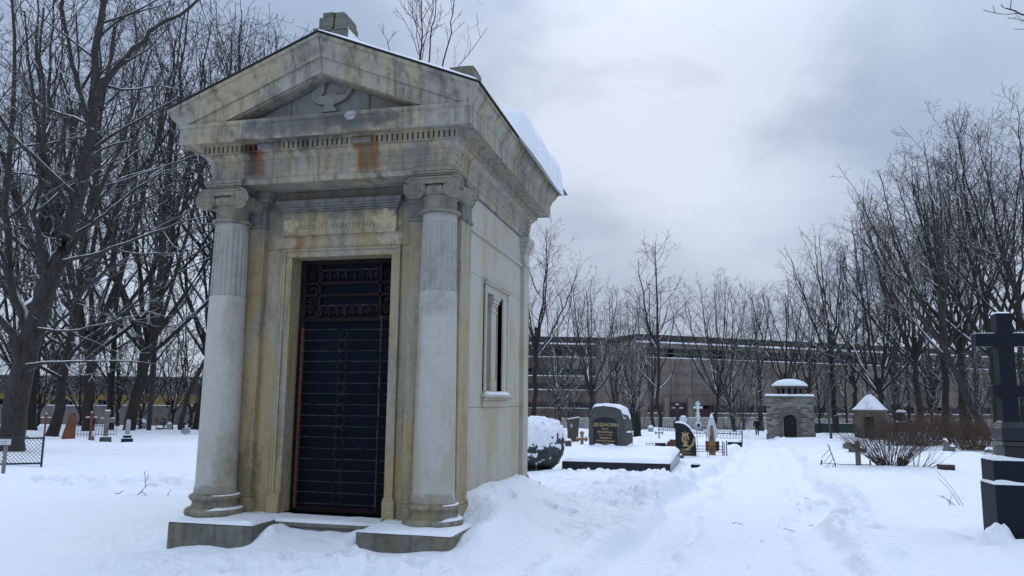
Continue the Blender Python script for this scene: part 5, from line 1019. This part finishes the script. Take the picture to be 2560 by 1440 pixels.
def tree_meshes(seed, limbs, H, style, tr_mat=None, tw_mat=None, fine=1.0, rmin=.006, dome=None):
    rng = np.random.default_rng(seed); A = [resample(p, r, 14) for p, r in limbs]; P0 = np.stack([a[0] for a in A]); R0 = np.stack([a[1] for a in A])
    P0[:, 1:-1] += rng.normal(0, .012*H*.25, P0[:, 1:-1].shape)*np.array([1, 1, .2])
    th = [(P0, R0, 9)]; s = style
    lv = [dict(per=s['n1'], kmax=30, t0=s['t1'], t1=1., ang=s['a1'], lf=s['l1'], tl=.5, up=s['u1'], wob=.13, n=8, rf=.55, rmin=rmin*2.2, lift=s.get('lift', 0)),
          dict(per=s['n2'], kmax=12, t0=.18, t1=.98, ang=s['a2'], lf=.52, tl=.5, up=s['u2'], wob=.16, n=6, rf=.55, rmin=rmin*1.5),
          dict(per=s['n3'], kmax=9, t0=.12, t1=1., ang=42, lf=.55, tl=.4, up=.04, wob=.2, n=5, rf=.6, rmin=rmin*1.1, Lmax=1.6),
          dict(per=s['n4']*fine, kmax=6, t0=.15, t1=1., ang=40, lf=.6, tl=.3, up=.03, wob=.2, n=3, rf=.7, rmin=rmin, Lmax=.8)]
    cur = [(P0, R0)]; lev = []
    for i, sp in enumerate(lv):
        out = [children(rng, p, r, sp) for p, r in cur]; 
        Pn = np.concatenate([o[0] for o in out]); Rn = np.concatenate([o[1] for o in out])
        if dome:                              # the crown keeps to a rounded outline: branches that would leave it stay shorter
            hs, rx = dome; zc = H*hs; q = Pn[:, -1]; wob = 1+.12*np.sin(np.arctan2(q[:, 1], q[:, 0])*3+seed)+.08*rng.normal(size=len(q))
            e = np.sqrt((np.hypot(q[:, 0], q[:, 1])/(rx*H))**2+((q[:, 2]-zc)/np.where(q[:, 2] > zc, H*1.04-zc, zc*.95))**2)/wob; k = np.clip(1-1.5*(e-1), .25, 1)[:, None, None]
            Pn = Pn[:, :1]+(Pn-Pn[:, :1])*k
        lev.append((Pn, Rn)); cur = [(Pn, Rn)]
    tm = mesh_np('trunk', [tubes(P0, R0, 10), tubes(*lev[0], 6)], tr_mat or bark)
    cm = mesh_np('crown', [tubes(*lev[1], 4), tubes(*lev[2], 3), tubes(*lev[3], 3)], tw_mat or twigm)
    return tm, cm
ST_VASE = dict(n1=1.05, t1=.25, a1=40, l1=.36, u1=.085, n2=1.6, a2=48, u2=.04, n3=2.5, n4=4.0)
ST_TALL = dict(n1=1.5, t1=.30, a1=50, l1=.36, u1=.09, n2=1.6, a2=48, u2=.04, n3=2.5, n4=4.0)
ST_BRUSH = dict(n1=2.2, t1=.08, a1=46, l1=.36, u1=.07, n2=1.8, a2=46, u2=.03, n3=2.0, n4=2.4)
ST_OPEN = dict(n1=1.1, t1=.40, a1=56, l1=.40, u1=.07, n2=1.4, a2=50, u2=.03, n3=2.4, n4=3.0)
def stem(pts, r0, r1): n = len(pts); return (pts, [r0+(r1-r0)*(i/(n-1))**.8 for i in range(n)])
def forked(rng, H, r, fork, n, spread, lean=(0, 0)):
    base = [(0, 0, -.5), (0, 0, 0), (lean[0]*.3, lean[1]*.3, fork*.6), (lean[0]*.6, lean[1]*.6, fork)]; L = []
    m = 2*n+1; fx, fy = base[-1][:2]
    for k in range(m):
        a = 2.4*k+rng.uniform(-.3, .3); q = sqrt((k+.3)/m); sp = spread*1.2*q; h = H*(1-.30*q**2.2)*rng.uniform(.95, 1.0); x, y = cos(a)*sp, sin(a)*sp; z0 = fork*(1+.45*rng.random()*(1-q)); b = (fx*z0/fork if z0 < fork else fx, fy, z0)
        L.append(stem([b, (fx+x*.30+lean[0]*.1, fy+y*.30, z0+(h-z0)*.18), (fx+x*.66+lean[0]*.2, fy+y*.66, z0+(h-z0)*.50), (fx+x*.9+lean[0]*.3, fy+y*.9, z0+(h-z0)*.78), (fx+x+lean[0]*.4, fy+y, h)], r*rng.uniform(.40, .55), .014))
    base.append((fx, fy, fork*1.45))
    L.insert(0, stem(base, r*1.15, r*.72)); return L
PROTO = {}
def proto(key, seed, limbs, H, style, **k): PROTO[key] = (*tree_meshes(seed, limbs, H, style, **k), H)
q_ = random.Random(12)
proto('vase', 1, forked(q_, 14, .17, 3.2, 4, 3.5), 14, ST_VASE, fine=1.0, rmin=.0055, dome=(.60, .33))
proto('vase2', 2, forked(q_, 14, .15, 2.2, 5, 4.0, (.5, .2)), 14, ST_VASE, fine=1.0, rmin=.0055, dome=(.60, .33))
proto('tall', 3, [stem([(0, 0, -.5), (0, 0, 0), (.1, 0, 4), (-.1, .1, 9), (.2, 0, 13), (.1, 0, 16)], .19, .02), stem([(-.02, .05, 6.5), (.7, .3, 8.5), (1.2, .3, 12), (1.4, .4, 14.5)], .12, .015)], 16, ST_TALL, fine=1.0, rmin=.0055, dome=(.62, .20))
proto('tall2', 4, forked(q_, 18, .20, 6.0, 4, 3.6, (.3, 0)), 18, ST_VASE, fine=1.0, rmin=.0055, dome=(.62, .29))
proto('lean', 5, forked(q_, 15, .15, 4.0, 3, 2.6, (-2.4, 0)), 15, ST_VASE, fine=1.0, rmin=.0055, tr_mat=bark_snowy)
proto('thin', 6, [stem([(0, 0, -.5), (0, 0, 0), (.2, 0, 4), (-.1, .1, 8), (.1, .1, 12)], .13, .012)], 12, ST_TALL, fine=.9, rmin=.0055)
proto('thin2', 7, forked(q_, 12, .14, 2.5, 2, 1.3), 12, ST_TALL, fine=.9, rmin=.0055, tr_mat=bark_snowy)
proto('dark', 10, [stem([(0, 0, -.5), (0, 0, 0), (.3, 0, 3), (.75, .1, 7), (.9, .2, 12), (1.3, .2, 18), (1.4, .3, 26)], .34, .04), stem([(.8, .1, 8), (2.2, .8, 13), (3.2, 1.2, 20)], .16, .03), stem([(.9, .2, 10), (-.6, .6, 14), (-1.6, .2, 21)], .15, .03)], 26, ST_TALL, fine=.8, rmin=.0055)
proto('slim', 13, [stem([(0, 0, -.5), (0, 0, 0), (.1, 0, 4), (-.1, .1, 8), (.1, .1, 12)], .075, .012), stem([(.05, 0, 3), (.6, .3, 6), (.8, .4, 10)], .04, .01)], 12, ST_TALL, fine=.9, rmin=.0055, tr_mat=bark_snowy)
proto('leanslim', 14, forked(q_, 15, .085, 4.5, 2, 2.2, (-2.4, 0)), 15, ST_VASE, fine=.9, rmin=.0055, tr_mat=bark_snowy)
proto('big', 8, forked(q_, 20, .23, 5.0, 5, 5.0), 20, ST_VASE, fine=.9, rmin=.0055, dome=(.60, .33))
proto('brushy', 11, forked(q_, 8, .07, .9, 4, 1.5), 8, ST_BRUSH, fine=1.0, rmin=.005)
proto('brushy2', 12, forked(q_, 9, .08, .7, 3, 2.0), 9, ST_BRUSH, fine=1.0, rmin=.005)
def plant(key, name, label, px, by, t, top, rz, cat='tree', group=None, sx=1.15, z=None):
    tm, cm, H = PROTO[key]; p = P(px, by, t); s = (by-top)*t/F/H*1.02
    e = thing(name, label, cat, p, rz, group); e.scale = (s*sx, s*sx, s)
    for nm, me in (('trunk', tm), ('crown', cm)): o = bpy.data.objects.new(nm, me); C.objects.link(o); o.parent = e
    return e
TR = [('tall2', 1333, 1064, 72, 565, 'bare tree with rounded top half hidden by the right mausoleum corner'), ('vase', 1478, 1085, 66, 690, 'bare spreading tree with dark forked trunk behind the big golden lettered headstone'), ('tall', 1650, 1072, 76, 605, 'tall straight bare tree rising above its neighbours left of centre path'),
      ('thin2', 1632, 1073, 80, 700, 'thin forked bare tree close beside the tallest straight tree'), ('vase2', 1788, 1056, 78, 683, 'bare tree with two wide snowy forks behind the white marble cross'), ('vase', 1966, 1060, 95, 688, 'bare tree standing straight behind the domed stone chapel'),
      ('tall2', 2088, 1066, 96, 575, 'tall bare tree between the two chapels behind the green fence'), ('vase2', 2216, 1076, 86, 520, 'bare tree right behind the low pyramid roofed chapel'), ('big', 2300, 1072, 80, 455, 'large bare tree behind the draped pillar monument'),
      ('tall2', 2365, 1068, 66, 395, 'dark trunked bare tree at left of the right hand trunk cluster'), ('big', 2412, 1075, 62, 340, 'thick trunked bare tree in the middle of the right hand trunk cluster'), ('lean', 2470, 1100, 52, 330, 'bare tree with snowy trunk leaning left beside the black granite cross'),
      ('big', 2500, 1102, 56, 275, 'tall bare tree directly behind the black granite cross'), ('big', 2600, 1100, 50, 225, 'tall bare tree cut by the right edge above the black granite cross')]
for i, (k, px, by, t, top, lab) in enumerate(TR): plant(k, 'bare_tree', lab, px, by, t, top, .1 if k == 'lean' else i*1.3+.4)
r_ = random.Random(21)
for i, (px, t, top) in enumerate(((1400, 122, 710), (1545, 126, 735), (1585, 110, 735), (1835, 122, 715), (1905, 126, 730), (2025, 118, 680), (2140, 112, 620), (2250, 110, 570), (2335, 105, 520), (2450, 108, 440), (2560, 100, 390), (2175, 102, 690), (2275, 98, 640), (2425, 92, 560), (2240, 96, 560))):
    plant(r_.choice(['vase', 'vase2', 'tall', 'tall2', 'thin2']), 'background_tree', 'bare tree in the far row before the factory', px, 1070+r_.uniform(-3, 5), t, top+r_.uniform(-15, 15), r_.random()*6.3, group='bare trees in the far row before the factory', sx=r_.uniform(.95, 1.2))
for i in range(0, 15, 2):
    px = (1390, 1445, 1535, 1575, 1600, 1690, 1835, 1870, 1900, 2060, 2120, 2235, 2335, 2440, 2505)[i]
    plant(r_.choice(['thin', 'thin2']), 'sapling', 'thin dark sapling among the far trees before the factory', px, 1072, r_.uniform(90, 118), 860+r_.uniform(-60, 60), r_.random()*6.3, group='thin saplings before the factory', sx=1.5)
LT = [('dark', 136, 1078, 47, 1078-26*1950/47, 'dark thick trunked bare tree just right of the foreground tree'), ('tall2', 70, 1066, 58, -160, 'bare tree behind the foreground tree trunk at far left'), ('vase2', 216, 1080, 56, -60, 'slim bare tree behind the red obelisk'),
      ('vase2', 322, 1079, 57, -90, 'bare tree with several stems from one base behind the black cross'), ('slim', 376, 1077, 59, 60, 'bare tree with a white snow streaked trunk left of the leaning tree'), ('leanslim', 446, 1078, 62, 120, 'bare tree with snow plastered trunk leaning over the small graves'),
      ('tall', 505, 1072, 68, 40, 'bare tree half hidden behind the left column'), ('tall2', 585, 1076, 60, -10, 'bare tree behind the mausoleum left of its pediment'), ('vase', 655, 1080, 66, 45, 'bare tree whose top shows over the left slope of the pediment'), ('vase2', 706, 1080, 72, 90, 'rightmost bare tree top peeping over the left pediment slope')]
for i, (k, px, by, t, top, lab) in enumerate(LT):
    e = plant(k, 'bare_tree', lab, px, by, t, top, {'leanslim': pi, 'dark': -.2}.get(k, i*2.1+.7))
PROTO['lean'] and None
for i in range(6):
    px = -90+i*118+r_.uniform(-14, 14); t = r_.uniform(64, 80) if i % 2 else r_.uniform(88, 112)
    plant(r_.choice(['vase', 'vase2', 'tall', 'tall2', 'thin', 'thin2']), 'background_tree', 'bare tree in the thicket before the concrete wall at left', px, 1068+r_.uniform(-2, 4), t, r_.uniform(60, 330), r_.random()*6.3, group='bare trees in the left thicket', sx=r_.uniform(.95, 1.3))
for i, (px, t, top) in enumerate(((-60, 70, 760), (95, 74, 720), (200, 78, 740), (290, 80, 700), (350, 70, 770), (430, 68, 800), (475, 80, 690))):
    plant('brushy' if i % 2 else 'brushy2', 'understorey_tree', 'thin many stemmed young tree in the left thicket', px, 1070, t, top, i*1.7, group='young trees in the left thicket', sx=1.5)
for i, (px, t, top) in enumerate(((1420, 96, 900), (1580, 98, 860), (1860, 100, 900), (2050, 96, 860), (2240, 90, 820), (2330, 84, 840), (2440, 80, 820))):
    plant('brushy' if i % 2 else 'brushy2', 'understorey_tree', 'thin many stemmed young tree before the factory', px, 1072, t, top, i*1.9, group='young trees before the factory', sx=1.4)
# foreground tree at the left edge, limb by limb
fp = P(40, 1128, 28.5)
def fpt(x, y, t=28.5): q = P(x, y, t)-fp; return (q[0], q[1], q[2])
fl_ = [stem([fpt(28, 1150), fpt(30, 1085), fpt(45, 980), fpt(72, 870), fpt(95, 770), fpt(128, 690)], .47, .33), stem([fpt(128, 690), fpt(165, 600, 28.3), fpt(205, 480, 28), fpt(228, 350, 27.8), fpt(232, 230, 27.8), fpt(242, 120, 28), fpt(262, -30, 28), fpt(280, -200, 28)], .31, .06),
       stem([fpt(228, 330, 27.8), fpt(205, 240, 28.3), fpt(170, 120, 28.8), fpt(150, -60, 29)], .15, .04), stem([fpt(110, 735), fpt(160, 640, 29.5), fpt(215, 560, 30), fpt(275, 430, 30.5), fpt(330, 290, 31), fpt(380, 120, 31)], .15, .03),
       stem([fpt(236, 250, 27.8), fpt(300, 160, 27.2), fpt(370, 90, 26.8), fpt(470, 20, 26.4), fpt(560, -60, 26)], .13, .03), stem([fpt(80, 850), fpt(50, 780, 28.8), fpt(22, 690, 29), fpt(8, 560, 29), fpt(15, 400, 29.4), fpt(40, 200, 29.6), fpt(30, 0, 30)], .22, .05),
       stem([fpt(60, 905), fpt(20, 830, 27.5), fpt(-30, 740, 27), fpt(-80, 600, 26.5), fpt(-120, 400, 26)], .18, .04), stem([fpt(125, 690), fpt(85, 600, 27.4), fpt(95, 480, 27), fpt(118, 330, 27), fpt(95, 180, 27), fpt(110, 20, 27)], .13, .03),
       stem([fpt(55, 915), fpt(110, 905, 27.6), fpt(190, 905, 27), fpt(280, 900, 26.5), fpt(350, 905, 26)], .085, .02), stem([fpt(140, 655), fpt(230, 640, 27), fpt(330, 600, 26), fpt(440, 560, 25.4), fpt(520, 540, 25)], .085, .02),
       stem([fpt(165, 600), fpt(250, 545, 29), fpt(300, 500, 29.4), fpt(380, 440, 30), fpt(470, 410, 30.5)], .09, .02), stem([fpt(70, 880), fpt(160, 800, 28), fpt(230, 700, 27.4), fpt(330, 640, 27)], .08, .02),
       stem([fpt(233, 200, 28), fpt(300, 230, 28.6), fpt(390, 210, 29.4), fpt(480, 230, 30)], .07, .015), stem([fpt(85, 820), fpt(170, 830, 27), fpt(300, 800, 26), fpt(400, 770, 25.6)], .06, .015)]
ST_BIG = dict(n1=1.25, t1=.15, a1=48, l1=.40, u1=.06, n2=1.5, a2=48, u2=.02, n3=2.1, n4=2.6)
tm, cm = tree_meshes(33, fl_, 16, ST_BIG, tr_mat=bark_snowy, fine=.9, rmin=.0065)
e = thing('large_bare_tree', 'largest bare tree in the left foreground, with a thick leaning forked trunk', 'tree', fp)
for nm, me in (('trunk', tm), ('crown', cm)): o = bpy.data.objects.new(nm, me); C.objects.link(o); o.parent = e
# slender birch behind the mausoleum, sapling by the chapel, tree whose twigs enter at the top right
bp = P(1062, 1045, 22)
def bpt(x, y, t=22): q = P(x, y, t)-bp; return (q[0], q[1], q[2])
bl = [stem([bpt(1050, 1060), bpt(1052, 600), bpt(1050, 160), bpt(1055, 60), bpt(1060, -120)], .05, .009), stem([bpt(1052, 420), bpt(1072, 160), bpt(1080, 80, 21.8), bpt(1088, 0, 21.7), bpt(1096, -110, 21.6)], .03, .008), stem([bpt(1053, 330), bpt(1108, 165, 22.3), bpt(1128, 90, 22.4), bpt(1134, 20, 22.5), bpt(1150, -80, 22.6)], .03, .008), stem([bpt(1050, 300), bpt(980, 140, 21.6), bpt(945, 60, 21.4)], .02, .005)]
tm, cm = tree_meshes(5, bl, 11, dict(n1=1.7, t1=.35, a1=40, l1=.24, u1=.07, n2=2.0, a2=40, u2=.04, n3=1.8, n4=1.1), tr_mat=twig_red, tw_mat=twig_red, fine=1., rmin=.0038)
e = thing('young_birch', 'slender reddish young tree showing above the mausoleum roof', 'tree', bp)
for nm, me in (('trunk', tm), ('crown', cm)): o = bpy.data.objects.new(nm, me); C.objects.link(o); o.parent = e
spp = POS['sapling']
def spt(x, y, t=66): q = P(x, y, t)-spp; return (q[0], q[1], q[2])
tm, cm = tree_meshes(6, [stem([spt(2078, 1100), spt(2074, 1060), spt(2065, 1000), spt(2066, 950), spt(2058, 860), spt(2062, 790)], .12, .02), stem([spt(2066, 1010), spt(2085, 960), spt(2098, 900), spt(2100, 830)], .06, .01)], 9, dict(n1=1.2, t1=.4, a1=46, l1=.34, u1=.06, n2=1.5, a2=46, u2=.04, n3=2., n4=2.), tr_mat=bark_pale, rmin=.009)
e = thing('young_tree', 'pale slim leaning young tree right of the domed chapel', 'tree', spp)
for nm, me in (('trunk', tm), ('crown', cm)): o = bpy.data.objects.new(nm, me); C.objects.link(o); o.parent = e
op = P(3020, 1190, 15)
def opt(x, y, t=15): q = P(x, y, t)-op; return (q[0], q[1], q[2])
tm, cm = tree_meshes(9, [stem([opt(3020, 1250), opt(3020, 1100), opt(2990, 600), opt(2960, 200), opt(2930, -300)], .22, .05), stem([opt(2965, 300), opt(2840, 160), opt(2700, 90), opt(2580, 45), opt(2515, 20)], .07, .008), stem([opt(2950, 120), opt(2800, -20), opt(2640, -80), opt(2530, -70)], .06, .008)], 12, dict(n1=.9, t1=.45, a1=42, l1=.25, u1=.05, n2=1.3, a2=44, u2=.03, n3=1.6, n4=1.), rmin=.004)
e = thing('overhanging_tree', 'tree outside the right edge whose thin twigs hang in at the top corner', 'tree', op)
for nm, me in (('trunk', tm), ('crown', cm)): o = bpy.data.objects.new(nm, me); C.objects.link(o); o.parent = e
# shrubs
def shrub(name, label, p, n, h, sp, mat, seed, per2=2.2, rmin=.004, r0=.011, lean=0, group=None, wob=.09, fan=1.5):
    rng = np.random.default_rng(seed); a = rng.random(n)*2*pi; rr = np.sqrt(rng.random(n))*sp*.42; b = np.stack([np.cos(a)*rr, np.sin(a)*rr, np.full(n, -.1)], 1)
    out = np.empty((n, 8, 3)); out[:, 0] = b; d = np.stack([np.cos(a)*rr/sp*fan+lean, np.sin(a)*rr/sp*fan, np.full(n, 1.)], 1)+rng.normal(0, .16, (n, 3)); d /= np.linalg.norm(d, axis=1, keepdims=True); L = h*(.55+.6*rng.random(n))
    for j in range(1, 8):
        d = d+rng.normal(0, wob, (n, 3)); d /= np.linalg.norm(d, axis=1, keepdims=True); out[:, j] = out[:, j-1]+d*(L/7)[:, None]
    R0 = np.full((n, 1), r0)*np.linspace(1, .4, 8)[None]*(.6+.7*rng.random((n, 1)))
    c1 = children(rng, out, R0, dict(per=per2, kmax=7, t0=.3, t1=1., ang=30, lf=.34, tl=.3, up=.03, wob=.14, n=5, rf=.6, rmin=rmin)); c2 = children(rng, *c1, dict(per=2.2, kmax=4, t0=.3, t1=1., ang=34, lf=.5, tl=.3, up=.02, wob=.15, n=3, rf=.7, rmin=rmin*.8))
    g = thing(name, label, 'shrub', p, 0, group)
    link_mesh('stems', mesh_np('stems', [tubes(out, R0, 5)], mat), [], g, None); link_mesh('twigs', mesh_np('twigs', [tubes(*c1, 3), tubes(*c2, 3)], mat), [], g, None); return g
shrub('bare_shrub', 'large bare multi stemmed shrub right of the short stone cross', P(2225, 1156, 24.8), 150, 1.75, 1.0, shrubm, 4, per2=2.8, r0=.009, rmin=.003, fan=2.3, lean=-.08)
shrub('bare_shrub', 'thin bare shrub clump at the right foot of the large shrub', P(2292, 1166, 24.2), 34, .9, .8, shrubm, 5, lean=.35, r0=.007, rmin=.003, fan=2.)
for i, (px, py, t, h, lab) in enumerate(((2265, 1110, 44, 1.3, 'reddish bare bush left of the tiny snowy cross'), (2318, 1112, 46, 1.5, 'reddish brown bush just left of the broken stone'), (2372, 1106, 50, 1.7, 'tallest reddish bush behind the broken stone'), (2415, 1118, 44, 1.4, 'reddish brown bush at the foot of the thick right trunks'), (2455, 1122, 42, 1.2, 'low reddish bush beside the snowy stone heap'), (2210, 1100, 62, 1.3, 'dark low bush in front of the small chapel'))):
    shrub('dry_bush', lab, P(px, py, t), 190, h*1.15, 2.4, hedge_m, 20+i, r0=.011, rmin=.006, wob=.15, per2=3.)
for i in (0, 2, 3, 5, 6, 8): shrub('background_bush', 'dim bare bush along the far panel fence', P((1350, 1440, 1560, 1605, 1680, 1830, 2000, 2125, 2480)[i], 1072, 100+i % 3*8), 60, 4.2, 3.4, hedge_m if i % 3 == 0 else shrubm, 60+i, r0=.016, rmin=.006, group='bushes along the far panel fence')
# fallen sticks and dry stalks
def stick(pts, r, label, name='fallen_stick', cat='stick', group=None, sides=None):
    a = np.array(pts[0]); g = MB().tube([np.array(q)-a for q in pts], [r*(1-.5*i/(len(pts)-1)) for i in range(len(pts))], 5)
    for s_ in (sides or []): g.tube([np.array(q)-a for q in s_], r*.6, 5)
    o = part(name, g, twigm); o.location = a; return tag(o, label, cat, group)
def gq(px, py, dz=.02): p = gp(px, py); p[2] = float(ground(np.array([p[0]]), np.array([p[1]]))[0])+dz; return p
def up(p, dx, dz, dy=0): return np.array([p[0]+dx, p[1]+dy, p[2]+dz])
b0 = gq(338, 1243); k_ = 1/152.
stick([b0, up(b0, .13, .11), up(b0, .18, .17), up(b0, .175, .27), up(b0, .155, .37)], .008, 'forked fallen branch sticking up from the snow left of the column', 'fallen_branch', 'branch',
      sides=[[up(b0, .18, .17), up(b0, .25, .22), up(b0, .33, .215), up(b0, .40, .205)], [up(b0, .175, .27), up(b0, .22, .30), up(b0, .215, .36)], [up(b0, .10, .09), up(b0, .18, .06), up(b0, .24, -.02)], [up(b0, .155, .37), up(b0, .14, .42)]])
b0 = gq(288, 1238); stick([b0, up(b0, .06, -.005), up(b0, .16, .05)], .010, 'short bent dark stick left of the forked branch')
b0 = gq(418, 1247); stick([b0, up(b0, .06, .1)], .006, 'tiny twig standing in the snow near the left column base')
for i, (px, py, w, lab) in enumerate(((1830, 1288, .24, 'bent twig on the path at its left side'), (1986, 1308, .32, 'longest straight twig lying across the path'), (1870, 1390, .1, None), (1990, 1245, .12, None), (2010, 1245, .14, None), (2024, 1246, .18, None), (2000, 1256, .1, None), (1920, 1158, .16, None), (1972, 1170, .2, None), (1975, 1236, .06, None), (1760, 1280, .2, None), (1945, 1290, .07, None), (1952, 1276, .06, None), (2020, 1295, .1, None), (152, 1178, .12, None), (640, 1335, .1, None), (1900, 1330, .08, None))):
    b0 = gq(px, py, .012); sg = 1 if i % 2 else -1; an = (i*2.4) % 3.1-.4; w *= .8; ca, sa = w*cos(an), w*sin(an); stick([b0, up(b0, ca*.3, .006+.02*(i == 0), sa*.3+.05*w*sg), up(b0, ca*.62, .004, sa*.62-.10*w*sg), up(b0, ca, .012, sa)], .0045 if w > .12 else .0035, lab or 'small dark twig lying on the snow', group=None if lab else 'small twigs on the snow', sides=[[up(b0, ca*.5, .005, sa*.5), up(b0, ca*.7-.3*sa, .02, sa*.7+.3*ca)]] if w > .08 else [])
sp_ = POS['stalks']; g = thing('dry_stalks', 'dry grass stalks leaning left out of the snow before the black granite cross', 'grass stalks', sp_, 0)
for i, (dx, dz, l) in enumerate(((-.42, .56, 1), (-.40, .50, .9), (-.55, .25, .6), (-.46, .28, .5), (-.34, .3, .5), (.1, .35, .5))):
    x0 = -.05*i; part('stalk', MB().tube([(x0, 0, -.05), (x0+dx*.5*l, -.03, dz*.55*l), (x0+dx*l, -.05, dz*l)], [.005, .004, .003], 4), shrubm, g)
